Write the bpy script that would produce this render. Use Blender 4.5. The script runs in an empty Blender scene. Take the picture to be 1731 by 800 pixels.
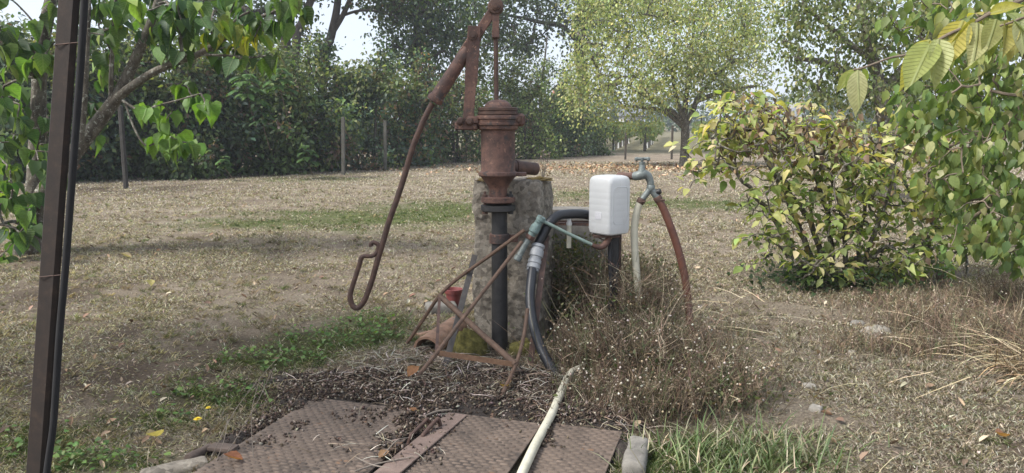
import bpy, math, random
import numpy as np
from mathutils import Vector, Matrix, noise as mnoise

random.seed(7)
RNG = np.random.default_rng(7)
SC = bpy.context.scene
COL = SC.collection
R = math.radians

# ------------------------------------------------------------------ camera
CAM_H = 1.40
FPX = 1250.0            # focal length in photo pixels (photo is 1731 x 800)
HORIZON = 222.0
PITCH = math.atan((400 - HORIZON) / FPX)
cam_d = bpy.data.cameras.new('camera')
cam_d.sensor_width = 36
cam_d.lens = 36 * FPX / 1731
cam_d.clip_start = 0.05
cam_d.clip_end = 3000
cam = bpy.data.objects.new('camera', cam_d)
COL.objects.link(cam)
cam.location = (0, 0, CAM_H)
cam.rotation_euler = (R(90) - PITCH, 0, 0)
SC.camera = cam

# ------------------------------------------------------------------ light
SUN_EL, SUN_AZ = R(50), R(-116)       # azimuth from +Y towards +X: the sun stands to the left, a little behind the camera
world = bpy.data.worlds.new('World')
SC.world = world
world.use_nodes = True
wn = world.node_tree
for n_ in list(wn.nodes):
    wn.nodes.remove(n_)
sky_t = wn.nodes.new('ShaderNodeTexSky')
sky_t.sky_type = 'NISHITA'
sky_t.sun_disc = False
sky_t.sun_elevation = SUN_EL
sky_t.sun_rotation = SUN_AZ
sky_t.air_density = 1.0
sky_t.dust_density = 3.0
sky_t.ozone_density = 1.0
mixw = wn.nodes.new('ShaderNodeMix')
mixw.data_type = 'RGBA'
mixw.inputs[0].default_value = 0.55
mixw.inputs[7].default_value = (7.6, 8.2, 9.2, 1)   # thin white cloud over the whole sky
bgw = wn.nodes.new('ShaderNodeBackground')
bgw.inputs['Strength'].default_value = 0.085
outw = wn.nodes.new('ShaderNodeOutputWorld')
wn.links.new(sky_t.outputs['Color'], mixw.inputs[6])
wn.links.new(mixw.outputs[2], bgw.inputs['Color'])
wn.links.new(bgw.outputs['Background'], outw.inputs['Surface'])
sun_d = bpy.data.lights.new('sun', 'SUN')
sun_d.energy = 3.3
sun_d.angle = R(14)
sun_d.color = (1.0, 0.965, 0.915)
sun = bpy.data.objects.new('sun', sun_d)
COL.objects.link(sun)
sdir = Vector((math.sin(SUN_AZ) * math.cos(SUN_EL), math.cos(SUN_AZ) * math.cos(SUN_EL), math.sin(SUN_EL)))
sun.rotation_euler = sdir.to_track_quat('Z', 'Y').to_euler()
SC.view_settings.view_transform = 'Standard'
SC.view_settings.look = 'None'
SC.view_settings.exposure = 1.08
SC.view_settings.gamma = 1
SC.cycles.max_bounces = 6
SC.cycles.transparent_max_bounces = 6

# ------------------------------------------------------------------ pixel <-> place
CP, SP = math.cos(PITCH), math.sin(PITCH)


def ray(x, y):
    a = (x - 865.5) / FPX
    b = (400 - y) / FPX
    return Vector((a, CP + SP * b, -SP + CP * b))


def P(x, y, Y):
    """point seen at photo pixel (x, y) that stands Y metres ahead of the camera"""
    d = ray(x, y)
    t = Y / d.y
    return Vector((d.x * t, Y, CAM_H + d.z * t))


def G(x, y, z=0.0):
    """point of the level ground seen at photo pixel (x, y)"""
    d = ray(x, y)
    t = (z - CAM_H) / d.z
    return Vector((d.x * t, d.y * t, z))


def proj(p):
    """numpy (N,3) -> photo pixels, depth"""
    q = np.asarray(p, float) - np.array([0, 0, CAM_H])
    dep = q[:, 1] * CP - q[:, 2] * SP
    up = q[:, 1] * SP + q[:, 2] * CP
    return 865.5 + FPX * q[:, 0] / dep, 400 - FPX * up / dep, dep


# ------------------------------------------------------------------ noise in numpy
def vnoise(x, y, seed=0):
    x = np.asarray(x, float); y = np.asarray(y, float)
    xi = np.floor(x).astype(np.int64); yi = np.floor(y).astype(np.int64)
    fx = x - xi; fy = y - yi
    fx = fx * fx * (3 - 2 * fx); fy = fy * fy * (3 - 2 * fy)

    def h(a, b):
        n = (a * 374761393 + b * 668265263 + seed * 982451653) & 0x7fffffff
        n = ((n ^ (n >> 13)) * 1274126177) & 0x7fffffff
        return ((n ^ (n >> 16)) & 0xffff) / 65535.0
    return (h(xi, yi) * (1 - fx) + h(xi + 1, yi) * fx) * (1 - fy) + (h(xi, yi + 1) * (1 - fx) + h(xi + 1, yi + 1) * fx) * fy


def fbm(x, y, seed=0, o=4):
    s = 0; a = 0.5; t = 0
    for k in range(o):
        s = s + a * vnoise(x * 2 ** k, y * 2 ** k, seed + k * 17); t += a; a *= 0.5
    return s / t


def ghash(x, y):
    """height of the ground"""
    x = np.asarray(x, float); y = np.asarray(y, float)
    near = np.exp(-(np.hypot(x, y) / 25) ** 2); close = np.exp(-(np.hypot(x, y) / 8) ** 2)
    h = (fbm(x * 0.9, y * 0.9, 3) - 0.5) * 0.05 * near + (fbm(x * 6, y * 6, 9, 3) - 0.5) * 0.03 * near + (fbm(x * 16, y * 16, 19, 2) - 0.5) * 0.022 * close
    h = h + np.where(y > 44, (y - 44) * 0.014, 0)
    return h


def gz(x, y):
    return float(ghash(np.array([x]), np.array([y]))[0])


# ------------------------------------------------------------------ materials
def lin(c):
    return tuple(((v / 255) / 12.92 if v / 255 <= 0.04045 else ((v / 255 + 0.055) / 1.055) ** 2.4) for v in c)


def new_mat(name):
    m = bpy.data.materials.new(name)
    m.use_nodes = True
    nt = m.node_tree
    b = nt.nodes['Principled BSDF']
    return m, nt, b


def N(nt, typ, **kw):
    n = nt.nodes.new(typ)
    for k, v in kw.items():
        setattr(n, k, v)
    return n


def ramp(nt, src, stops):
    r = N(nt, 'ShaderNodeValToRGB')
    e = r.color_ramp.elements
    while len(e) < len(stops):
        e.new(0.5)
    for i, (p, c) in enumerate(stops):
        e[i].position = p
        e[i].color = (*c, 1)
    nt.links.new(src, r.inputs['Fac'])
    return r.outputs['Color']


def noise_out(nt, scale, detail=6, rough=0.6, coord='Object', stretch=None):
    tc = N(nt, 'ShaderNodeTexCoord')
    mp = N(nt, 'ShaderNodeMapping')
    nt.links.new(tc.outputs[coord], mp.inputs['Vector'])
    if stretch:
        mp.inputs['Scale'].default_value = stretch
    n = N(nt, 'ShaderNodeTexNoise')
    n.inputs['Scale'].default_value = scale
    n.inputs['Detail'].default_value = detail
    n.inputs['Roughness'].default_value = rough
    nt.links.new(mp.outputs['Vector'], n.inputs['Vector'])
    return n.outputs['Fac']


def bump(nt, b, src, strength=0.4, dist=0.01):
    bm_ = N(nt, 'ShaderNodeBump')
    bm_.inputs['Strength'].default_value = strength
    bm_.inputs['Distance'].default_value = dist
    nt.links.new(src, bm_.inputs['Height'])
    nt.links.new(bm_.outputs['Normal'], b.inputs['Normal'])


def mottled(name, stops, scale=20, rough=0.8, bumps=0.4, dist=0.006, metallic=0.0, stretch=None, fine=None, spots=None):
    m, nt, b = new_mat(name)
    f = noise_out(nt, scale, 10, 0.72, stretch=stretch)
    c = ramp(nt, f, stops)
    if spots:
        for (sc, thr, colr) in spots:
            f2 = noise_out(nt, sc, 4, 0.7)
            mask = ramp(nt, f2, [(thr, (0, 0, 0)), (thr + 0.06, (1, 1, 1))])
            mx = N(nt, 'ShaderNodeMix', data_type='RGBA')
            nt.links.new(mask, mx.inputs[0])
            nt.links.new(c, mx.inputs[6])
            mx.inputs[7].default_value = (*colr, 1)
            c = mx.outputs[2]
    nt.links.new(c, b.inputs['Base Color'])
    b.inputs['Roughness'].default_value = rough
    b.inputs['Metallic'].default_value = metallic
    if bumps:
        f3 = noise_out(nt, fine or scale * 4, 6, 0.7, stretch=stretch)
        bump(nt, b, f3, bumps, dist)
    return m


def leaf_mat(name, src='attr', trans=0.35, rough=0.55, veins=False, vk=.45):
    """leaf colours come from the leaf itself: a per-leaf attribute or the object's own colour"""
    m, nt, b = new_mat(name)
    if src == 'attr':
        a = N(nt, 'ShaderNodeAttribute', attribute_name='col')
        c = a.outputs['Color']
    else:
        a = N(nt, 'ShaderNodeObjectInfo')
        c = a.outputs['Color']
        f = noise_out(nt, 6, 3, 0.6)
        mx = N(nt, 'ShaderNodeMix', data_type='RGBA', blend_type='MULTIPLY')
        mx.inputs[0].default_value = 1
        r_ = ramp(nt, f, [(0.3, (0.78, 0.76, 0.7)), (0.7, (1.15, 1.15, 1.1))])
        nt.links.new(c, mx.inputs[6]); nt.links.new(r_, mx.inputs[7])
        c = mx.outputs[2]
        if veins:
            tc = N(nt, 'ShaderNodeTexCoord')
            sp = N(nt, 'ShaderNodeSeparateXYZ')
            nt.links.new(tc.outputs['Object'], sp.inputs[0])
            ab = N(nt, 'ShaderNodeMath', operation='ABSOLUTE')
            nt.links.new(sp.outputs['X'], ab.inputs[0])
            ml = N(nt, 'ShaderNodeMath', operation='MULTIPLY_ADD')
            nt.links.new(ab.outputs[0], ml.inputs[0]); ml.inputs[1].default_value = -0.9
            nt.links.new(sp.outputs['Y'], ml.inputs[2])
            fr = N(nt, 'ShaderNodeMath', operation='MULTIPLY'); fr.inputs[1].default_value = 14 if vk > .3 else 7
            nt.links.new(ml.outputs[0], fr.inputs[0])
            fq = N(nt, 'ShaderNodeMath', operation='FRACT')
            nt.links.new(fr.outputs[0], fq.inputs[0])
            v1 = ramp(nt, fq.outputs[0], [(0.0, (1, 1, 1)), (0.16, (0, 0, 0)), (0.9, (0, 0, 0)), (1.0, (1, 1, 1))])
            v2 = ramp(nt, ab.outputs[0], [(0.012, (1, 1, 1)), (0.03, (0, 0, 0))])
            mxv = N(nt, 'ShaderNodeMix', data_type='RGBA', blend_type='LIGHTEN')
            mxv.inputs[0].default_value = 1
            nt.links.new(v1, mxv.inputs[6]); nt.links.new(v2, mxv.inputs[7])
            mc = N(nt, 'ShaderNodeMix', data_type='RGBA', blend_type='MIX')
            sc_ = N(nt, 'ShaderNodeMath', operation='MULTIPLY'); sc_.inputs[1].default_value = vk
            nt.links.new(mxv.outputs[2], sc_.inputs[0])
            nt.links.new(sc_.outputs[0], mc.inputs[0])
            nt.links.new(c, mc.inputs[6]); mc.inputs[7].default_value = (0.30, 0.34, 0.16, 1)
            c = mc.outputs[2]
            bump(nt, b, mxv.outputs[2], 0.5, 0.02)
    nt.links.new(c, b.inputs['Base Color'])
    b.inputs['Roughness'].default_value = rough
    b.inputs['Specular IOR Level'].default_value = 0.35
    tr = N(nt, 'ShaderNodeBsdfTranslucent')
    hs = N(nt, 'ShaderNodeMix', data_type='RGBA', blend_type='MULTIPLY')
    hs.inputs[0].default_value = 1
    hs.inputs[7].default_value = (1.5, 1.6, 0.6, 1)
    nt.links.new(c, hs.inputs[6])
    nt.links.new(hs.outputs[2], tr.inputs['Color'])
    mx = N(nt, 'ShaderNodeMixShader')
    mx.inputs[0].default_value = trans
    nt.links.new(b.outputs[0], mx.inputs[1])
    nt.links.new(tr.outputs[0], mx.inputs[2])
    nt.links.new(mx.outputs[0], nt.nodes['Material Output'].inputs['Surface'])
    return m


def attr_mat(name, rough=0.9, trans=0.0):
    if trans:
        return leaf_mat(name, 'attr', trans, rough)
    m, nt, b = new_mat(name)
    a = N(nt, 'ShaderNodeAttribute', attribute_name='col')
    nt.links.new(a.outputs['Color'], b.inputs['Base Color'])
    b.inputs['Roughness'].default_value = rough
    b.inputs['Specular IOR Level'].default_value = 0.2
    return m


M = {}
M['rust'] = mottled('rust_iron', [(0.30, (0.030, 0.018, 0.015)), (0.47, (0.082, 0.042, 0.032)), (0.66, (0.165, 0.085, 0.060))], 11, 0.68, 0.5, 0.004, fine=110,
                    spots=[(6, 0.57, (0.048, 0.036, 0.033)), (16, 0.63, (0.20, 0.10, 0.058)), (38, 0.60, (0.21, 0.115, 0.075)), (60, 0.63, (0.028, 0.019, 0.017))])
M['rust_dark'] = mottled('dark_rust_iron', [(0.3, (0.035, 0.022, 0.018)), (0.55, (0.085, 0.046, 0.033)), (0.75, (0.15, 0.085, 0.055))], 20, 0.7, 0.3, 0.003, fine=140)
M['rust_orange'] = mottled('orange_rust_steel', [(0.3, (0.055, 0.034, 0.024)), (0.55, (0.12, 0.072, 0.047)), (0.75, (0.20, 0.12, 0.075))], 26, 0.75, 0.3, 0.003, fine=160)
M['plate'] = mottled('rusted_tread_plate', [(0.3, (0.040, 0.030, 0.023)), (0.46, (0.092, 0.068, 0.052)), (0.62, (0.145, 0.108, 0.083)), (0.76, (0.21, 0.165, 0.13))], 5, 0.8, 0.3, 0.003, fine=90,
                     spots=[(3.2, 0.55, (0.045, 0.034, 0.027)), (14, 0.60, (0.035, 0.026, 0.021)), (8, 0.62, (0.14, 0.08, 0.045))])
M['steel'] = mottled('weathered_grey_steel', [(0.3, (0.06, 0.05, 0.045)), (0.6, (0.14, 0.12, 0.105)), (0.75, (0.15, 0.09, 0.06))], 18, 0.6, 0.3, 0.003)
M['black_pipe'] = mottled('black_coated_pipe', [(0.35, (0.012, 0.012, 0.013)), (0.65, (0.035, 0.033, 0.032))], 12, 0.55, 0.2, 0.002,
                          spots=[(7, 0.66, (0.075, 0.055, 0.045))])
M['black_rubber'] = mottled('black_rubber', [(0.35, (0.010, 0.011, 0.014)), (0.7, (0.03, 0.032, 0.037))], 10, 0.42, 0.08, 0.001)
M['grey_plastic'] = mottled('grey_plastic', [(0.3, (0.22, 0.23, 0.24)), (0.7, (0.36, 0.37, 0.38))], 20, 0.5, 0.1, 0.001)
M['verdigris'] = mottled('verdigris_brass', [(0.3, (0.085, 0.10, 0.09)), (0.5, (0.14, 0.20, 0.19)), (0.72, (0.22, 0.30, 0.28))], 30, 0.7, 0.3, 0.002,
                         spots=[(22, 0.62, (0.12, 0.085, 0.05))])
M['zinc'] = mottled('weathered_zinc', [(0.3, (0.10, 0.115, 0.11)), (0.6, (0.21, 0.235, 0.225)), (0.75, (0.3, 0.33, 0.31))], 34, 0.55, 0.25, 0.002, metallic=0.35)
M['green_pipe'] = mottled('green_copper_pipe', [(0.3, (0.14, 0.19, 0.16)), (0.65, (0.26, 0.34, 0.30))], 25, 0.6, 0.2, 0.002, spots=[(14, 0.64, (0.19, 0.13, 0.075))])
M['cream_hose'] = mottled('cream_hose', [(0.3, (0.40, 0.38, 0.29)), (0.65, (0.60, 0.57, 0.45))], 8, 0.5, 0.08, 0.001, spots=[(13, 0.66, (0.30, 0.27, 0.19))])
M['brown_hose'] = mottled('red_brown_hose', [(0.3, (0.075, 0.030, 0.021)), (0.65, (0.155, 0.064, 0.042))], 7, 0.5, 0.1, 0.001)
M['white_plastic'] = None
M['terracotta'] = mottled('weathered_terracotta', [(0.3, (0.13, 0.085, 0.06)), (0.5, (0.27, 0.16, 0.105)), (0.72, (0.36, 0.24, 0.17))], 12, 0.9, 0.4, 0.005, spots=[(9, 0.6, (0.16, 0.14, 0.12)), (22, 0.66, (0.34, 0.31, 0.26))])
M['pale_stone'] = mottled('pale_stone', [(0.3, (0.15, 0.135, 0.11)), (0.6, (0.28, 0.26, 0.225))], 15, 0.9, 0.5, 0.006)
M['grey_stone'] = mottled('grey_stone', [(0.3, (0.10, 0.092, 0.08)), (0.6, (0.21, 0.195, 0.17))], 12, 0.9, 0.5, 0.006)
M['red_plastic'] = mottled('red_plastic', [(0.3, (0.12, 0.028, 0.028)), (0.65, (0.20, 0.05, 0.045))], 14, 0.5, 0.08, 0.001)
M['bark'] = mottled('lichened_bark', [(0.3, (0.036, 0.030, 0.024)), (0.48, (0.095, 0.08, 0.062)), (0.66, (0.20, 0.185, 0.15))], 13, 0.95, 1.0, 0.02, stretch=(1, 1, 0.45), fine=34,
                    spots=[(20, 0.57, (0.32, 0.32, 0.27)), (33, 0.62, (0.40, 0.41, 0.36)), (9, 0.64, (0.09, 0.095, 0.04))])
M['bark_dark'] = mottled('dark_bark', [(0.3, (0.03, 0.025, 0.02)), (0.55, (0.075, 0.062, 0.048)), (0.75, (0.13, 0.115, 0.09))], 9, 0.95, 0.8, 0.012, stretch=(1, 1, 0.4), fine=26)
M['twig'] = mottled('twig_bark', [(0.3, (0.09, 0.068, 0.048)), (0.65, (0.19, 0.15, 0.11))], 25, 0.9, 0.4, 0.003)
M['dead_wood'] = mottled('grey_dead_wood', [(0.3, (0.10, 0.08, 0.065)), (0.6, (0.23, 0.195, 0.16))], 14, 0.9, 0.6, 0.005, stretch=(1, 1, 0.3))
M['log'] = mottled('dark_log', [(0.3, (0.05, 0.035, 0.028)), (0.65, (0.115, 0.085, 0.068))], 14, 0.9, 0.6, 0.005)
M['post_wood'] = mottled('grey_fence_post', [(0.3, (0.05, 0.05, 0.04)), (0.6, (0.095, 0.09, 0.074))], 8, 0.9, 0.4, 0.006)
M['wire'] = mottled('fence_wire', [(0.3, (0.05, 0.05, 0.05)), (0.7, (0.10, 0.10, 0.10))], 8, 0.5, 0)
M['moss'] = mottled('yellow_green_moss', [(0.32, (0.05, 0.048, 0.015)), (0.5, (0.15, 0.135, 0.035)), (0.68, (0.29, 0.25, 0.07))], 22, 1.0, 1.0, 0.02, fine=120)
M['lichen'] = mottled('orange_lichen', [(0.3, (0.10, 0.075, 0.035)), (0.55, (0.20, 0.14, 0.045)), (0.72, (0.27, 0.21, 0.10))], 30, 1.0, 0.9, 0.01, fine=120)
M['house_wall'] = mottled('pale_render', [(0.3, (0.36, 0.35, 0.33)), (0.7, (0.46, 0.45, 0.43))], 2, 0.9, 0.1)
M['slate'] = mottled('grey_slate', [(0.3, (0.10, 0.11, 0.13)), (0.7, (0.19, 0.20, 0.22))], 3, 0.7, 0.2)
M['roof_tile'] = mottled('orange_roof_tile', [(0.3, (0.26, 0.12, 0.07)), (0.7, (0.40, 0.21, 0.13))], 3, 0.9, 0.2)
M['window_dark'] = mottled('dark_window_glass', [(0.3, (0.03, 0.035, 0.04)), (0.7, (0.05, 0.055, 0.06))], 2, 0.15, 0)
M['white_paint'] = mottled('white_guard', [(0.3, (0.55, 0.55, 0.53)), (0.7, (0.7, 0.7, 0.68))], 4, 0.7, 0)
M['yellow'] = mottled('yellow_petals', [(0.3, (0.62, 0.45, 0.02)), (0.7, (0.75, 0.58, 0.04))], 40, 0.7, 0)
M['leaf_attr'] = leaf_mat('leaf_stuff', 'attr', 0.38)
M['leaf_obj'] = leaf_mat('leaf_single', 'obj', 0.42)
M['leaf_vein'] = leaf_mat('veined_leaf', 'obj', 0.40, veins=True)
M['leaf_heart'] = leaf_mat('heart_leaf', 'obj', 0.42, veins=True, vk=.22)
M['grass'] = leaf_mat('grass_blades', 'attr', 0.18, 0.75)
M['litter'] = attr_mat('dry_litter')


def concrete_mat():
    m, nt, b = new_mat('old_rubble_concrete')
    f = noise_out(nt, 15, 12, 0.8)
    c = ramp(nt, f, [(0.28, (0.15, 0.13, 0.105)), (0.5, (0.31, 0.275, 0.225)), (0.72, (0.46, 0.42, 0.36))])
    tc = N(nt, 'ShaderNodeTexCoord')
    vo = N(nt, 'ShaderNodeTexVoronoi')
    vo.inputs['Scale'].default_value = 38
    nt.links.new(tc.outputs['Object'], vo.inputs['Vector'])
    vc = ramp(nt, vo.outputs['Color'], [(0.2, (0.5, 0.48, 0.46)), (0.8, (1.3, 1.28, 1.25))])
    mx = N(nt, 'ShaderNodeMix', data_type='RGBA', blend_type='MULTIPLY')
    mx.inputs[0].default_value = 0.8
    nt.links.new(c, mx.inputs[6]); nt.links.new(vc, mx.inputs[7])
    c = mx.outputs[2]
    for sc, thr, colr in ((11, 0.63, (0.34, 0.34, 0.31)), (8.3, 0.65, (0.26, 0.17, 0.045)), (5.2, 0.62, (0.075, 0.07, 0.035)), (17, 0.68, (0.42, 0.42, 0.40))):
        f2 = noise_out(nt, sc, 5, 0.72)
        mask = ramp(nt, f2, [(thr, (0, 0, 0)), (thr + 0.05, (0.65, 0.65, 0.65))])
        m2 = N(nt, 'ShaderNodeMix', data_type='RGBA')
        nt.links.new(mask, m2.inputs[0]); nt.links.new(c, m2.inputs[6])
        m2.inputs[7].default_value = (*colr, 1)
        c = m2.outputs[2]
    nt.links.new(c, b.inputs['Base Color'])
    b.inputs['Roughness'].default_value = 0.95
    f3 = noise_out(nt, 30, 10, 0.8)
    bump(nt, b, f3, 1.0, 0.025)
    return m


M['concrete'] = concrete_mat()


def plastic_mat():
    m, nt, b = new_mat('translucent_white_plastic')
    f = noise_out(nt, 6, 4, 0.6)
    c = ramp(nt, f, [(0.3, (0.66, 0.67, 0.67)), (0.7, (0.76, 0.77, 0.77))])
    fd = noise_out(nt, 16, 8, 0.75, stretch=(1, 1, .35))
    md = ramp(nt, fd, [(.58, (0, 0, 0)), (.75, (.5, .5, .5))])
    mxd = N(nt, 'ShaderNodeMix', data_type='RGBA')
    nt.links.new(md, mxd.inputs[0]); nt.links.new(c, mxd.inputs[6]); mxd.inputs[7].default_value = (0.42, 0.40, 0.34, 1)
    c = mxd.outputs[2]
    nt.links.new(c, b.inputs['Base Color'])
    b.inputs['Roughness'].default_value = 0.42
    tr = N(nt, 'ShaderNodeBsdfTranslucent')
    tr.inputs['Color'].default_value = (0.78, 0.79, 0.78, 1)
    mx = N(nt, 'ShaderNodeMixShader'); mx.inputs[0].default_value = 0.35
    nt.links.new(b.outputs[0], mx.inputs[1]); nt.links.new(tr.outputs[0], mx.inputs[2])
    nt.links.new(mx.outputs[0], nt.nodes['Material Output'].inputs['Surface'])
    return m


M['white_plastic'] = plastic_mat()


def ground_mat():
    m, nt, b = new_mat('dry_lawn_soil')
    f1 = noise_out(nt, 1.1, 6, 0.65)
    c = ramp(nt, f1, [(0.3, (0.135, 0.105, 0.078)), (0.5, (0.225, 0.185, 0.14)), (0.68, (0.32, 0.275, 0.215))])
    f2 = noise_out(nt, 55, 10, 0.85)
    v = ramp(nt, f2, [(0.34, (0.32, 0.30, 0.28)), (0.5, (0.9, 0.9, 0.9)), (0.66, (1.6, 1.56, 1.5))])
    mx = N(nt, 'ShaderNodeMix', data_type='RGBA', blend_type='MULTIPLY')
    mx.inputs[0].default_value = 1
    nt.links.new(c, mx.inputs[6]); nt.links.new(v, mx.inputs[7])
    c = mx.outputs[2]
    zone = N(nt, 'ShaderNodeAttribute', attribute_name='zone')
    sep = N(nt, 'ShaderNodeSeparateColor')
    nt.links.new(zone.outputs['Color'], sep.inputs[0])
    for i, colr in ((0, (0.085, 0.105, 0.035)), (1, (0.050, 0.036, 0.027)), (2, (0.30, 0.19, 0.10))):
        mu = N(nt, 'ShaderNodeMath', operation='MULTIPLY')
        mu.inputs[1].default_value = 0.85
        nt.links.new(sep.outputs[i], mu.inputs[0])
        m2 = N(nt, 'ShaderNodeMix', data_type='RGBA')
        nt.links.new(mu.outputs[0], m2.inputs[0])
        nt.links.new(c, m2.inputs[6])
        m3 = N(nt, 'ShaderNodeMix', data_type='RGBA', blend_type='MULTIPLY'); m3.inputs[0].default_value = 1
        m3.inputs[6].default_value = (*colr, 1)
        nt.links.new(v, m3.inputs[7])
        nt.links.new(m3.outputs[2], m2.inputs[7])
        c = m2.outputs[2]
    nt.links.new(c, b.inputs['Base Color'])
    b.inputs['Roughness'].default_value = 1
    b.inputs['Specular IOR Level'].default_value = 0.1
    f3 = noise_out(nt, 60, 8, 0.8)
    bump(nt, b, f3, 1.0, 0.03)
    return m


M['ground'] = ground_mat()


# ------------------------------------------------------------------ object helpers
def link(o, parent=None, ploc=None):
    COL.objects.link(o)
    if parent is not None:
        o.parent = parent
        # parents are never rotated: only their place has to be taken out
        loc = Vector((0, 0, 0))
        q = parent
        while q is not None:
            loc = loc + q.location
            q = q.parent
        o.matrix_parent_inverse = Matrix.Identity(4)
        o.location = o.location - loc
    return o


def tag(o, label=None, cat=None, group=None, kind=None):
    if label: o['label'] = label
    if cat: o['category'] = cat
    if group: o['group'] = group
    if kind: o['kind'] = kind
    return o


def thing(name, label, cat, loc, group=None):
    o = bpy.data.objects.new(name, None)
    o.empty_display_size = 0.1
    o.location = loc
    COL.objects.link(o)
    return tag(o, label, cat, group)


class MB:
    def __init__(self):
        self.v = []; self.f = []

    def add(self, vs, fs):
        k = len(self.v)
        self.v.extend([tuple(p) for p in vs])
        self.f.extend([tuple(i + k for i in f) for f in fs])
        return self

    def tube(self, pts, rad, n=10, caps=True, flat=None):
        pts = [Vector(p) for p in pts]
        if not hasattr(rad, '__len__'):
            rad = [rad] * len(pts)
        k = len(self.v)
        t0 = (pts[1] - pts[0]).normalized()
        a = t0.orthogonal().normalized()
        m = len(pts)
        for i, p in enumerate(pts):
            if i == 0: t = t0
            elif i == m - 1: t = (pts[i] - pts[i - 1]).normalized()
            else: t = ((pts[i + 1] - pts[i]).normalized() + (pts[i] - pts[i - 1]).normalized())
            if t.length < 1e-6: t = t0
            t.normalize()
            a = (a - t * a.dot(t))
            if a.length < 1e-6: a = t.orthogonal()
            a.normalize()
            b = t.cross(a)
            for j in range(n):
                g = 2 * math.pi * j / n
                self.v.append(tuple(p + (a * math.cos(g) + b * math.sin(g)) * rad[i]))
        for i in range(m - 1):
            for j in range(n):
                j2 = (j + 1) % n
                self.f.append((k + i * n + j, k + i * n + j2, k + (i + 1) * n + j2, k + (i + 1) * n + j))
        if caps:
            self.f.append(tuple(k + j for j in reversed(range(n))))
            self.f.append(tuple(k + (m - 1) * n + j for j in range(n)))
        return self

    def lathe(self, prof, c, n=36, axis=None):
        """prof: (radius, height) pairs from bottom to top about the upright axis through c, or along axis"""
        c = Vector(c)
        q = Vector(axis).normalized().to_track_quat('Z', 'Y').to_matrix() if axis is not None else Matrix.Identity(3)
        k = len(self.v)
        for r, z in prof:
            for j in range(n):
                g = 2 * math.pi * j / n
                self.v.append(tuple(c + q @ Vector((max(r, 1e-5) * math.cos(g), max(r, 1e-5) * math.sin(g), z))))
        m = len(prof)
        for i in range(m - 1):
            for j in range(n):
                j2 = (j + 1) % n
                self.f.append((k + i * n + j, k + i * n + j2, k + (i + 1) * n + j2, k + (i + 1) * n + j))
        self.f.append(tuple(k + j for j in reversed(range(n))))
        self.f.append(tuple(k + (m - 1) * n + j for j in range(n)))
        return self

    def box(self, c, s, rot=None, ch=0.0):
        c = Vector(c); hx, hy, hz = s[0] / 2, s[1] / 2, s[2] / 2
        q = rot if rot is not None else Matrix.Identity(3)
        if ch <= 0:
            vs = [c + q @ Vector((x, y, z)) for x in (-hx, hx) for y in (-hy, hy) for z in (-hz, hz)]
            fs = [(0, 1, 3, 2), (4, 6, 7, 5), (0, 4, 5, 1), (2, 3, 7, 6), (0, 2, 6, 4), (1, 5, 7, 3)]
            return self.add(vs, fs)
        ch = min(ch, hx * 0.9, hy * 0.9, hz * 0.9)
        loops = []
        for z, ins in ((-hz, ch), (-hz + ch, 0), (hz - ch, 0), (hz, ch)):
            x = hx - ins; y = hy - ins; cc = ch if ins == 0 else ch * 0.5
            loops.append([(x - cc, -y, z), (x, -y + cc, z), (x, y - cc, z), (x - cc, y, z), (-x + cc, y, z), (-x, y - cc, z), (-x, -y + cc, z), (-x + cc, -y, z)])
        vs = [c + q @ Vector(p) for l in loops for p in l]
        fs = []
        for i in range(3):
            for j in range(8):
                j2 = (j + 1) % 8
                fs.append((i * 8 + j, i * 8 + j2, (i + 1) * 8 + j2, (i + 1) * 8 + j))
        fs.append(tuple(reversed(range(8)))); fs.append(tuple(24 + j for j in range(8)))
        return self.add(vs, fs)

    def bar(self, p0, p1, w, t, side=None, ch=0.0):
        """flat bar of width w (along side) and thickness t from p0 to p1"""
        p0 = Vector(p0); p1 = Vector(p1)
        z = (p1 - p0); L = z.length; z.normalize()
        x = Vector(side) if side is not None else Vector((1, 0, 0))
        x = (x - z * x.dot(z)).normalized()
        y = z.cross(x)
        q = Matrix((x, y, z)).transposed()
        return self.box((p0 + p1) / 2, (w, t, L), q, ch)

    def build(self, name, mat, parent=None, smooth=True, angle=38, origin=None):
        me = bpy.data.meshes.new(name)
        o_ = Vector(origin) if origin is not None else Vector((0, 0, 0))
        if parent is None and origin is None and self.v:
            a = np.array(self.v)
            o_ = Vector(((a[:, 0].min() + a[:, 0].max()) / 2, (a[:, 1].min() + a[:, 1].max()) / 2, a[:, 2].min()))
        vs = [(x - o_.x, y - o_.y, z - o_.z) for x, y, z in self.v] if o_.length > 0 else self.v
        me.from_pydata(vs, [], self.f)
        me.validate()
        if smooth:
            me.polygons.foreach_set('use_smooth', [True] * len(me.polygons))
            me.set_sharp_from_angle(angle=R(angle))
        me.materials.append(mat)
        o = bpy.data.objects.new(name, me)
        o.location = o_
        return link(o, parent)


def spl(pts, k=6, closed=False):
    """Catmull-Rom through the points"""
    pts = [Vector(p) for p in pts]
    out = []
    n = len(pts)
    for i in range(n - 1):
        p0 = pts[max(i - 1, 0)]; p1 = pts[i]; p2 = pts[i + 1]; p3 = pts[min(i + 2, n - 1)]
        for j in range(k):
            t = j / k
            out.append(0.5 * ((2 * p1) + (p2 - p0) * t + (2 * p0 - 5 * p1 + 4 * p2 - p3) * t * t + (3 * p1 - p0 - 3 * p2 + p3) * t ** 3))
    out.append(pts[-1])
    return out


def lerp_list(vals, m):
    return list(np.interp(np.linspace(0, len(vals) - 1, m), range(len(vals)), vals))


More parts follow.
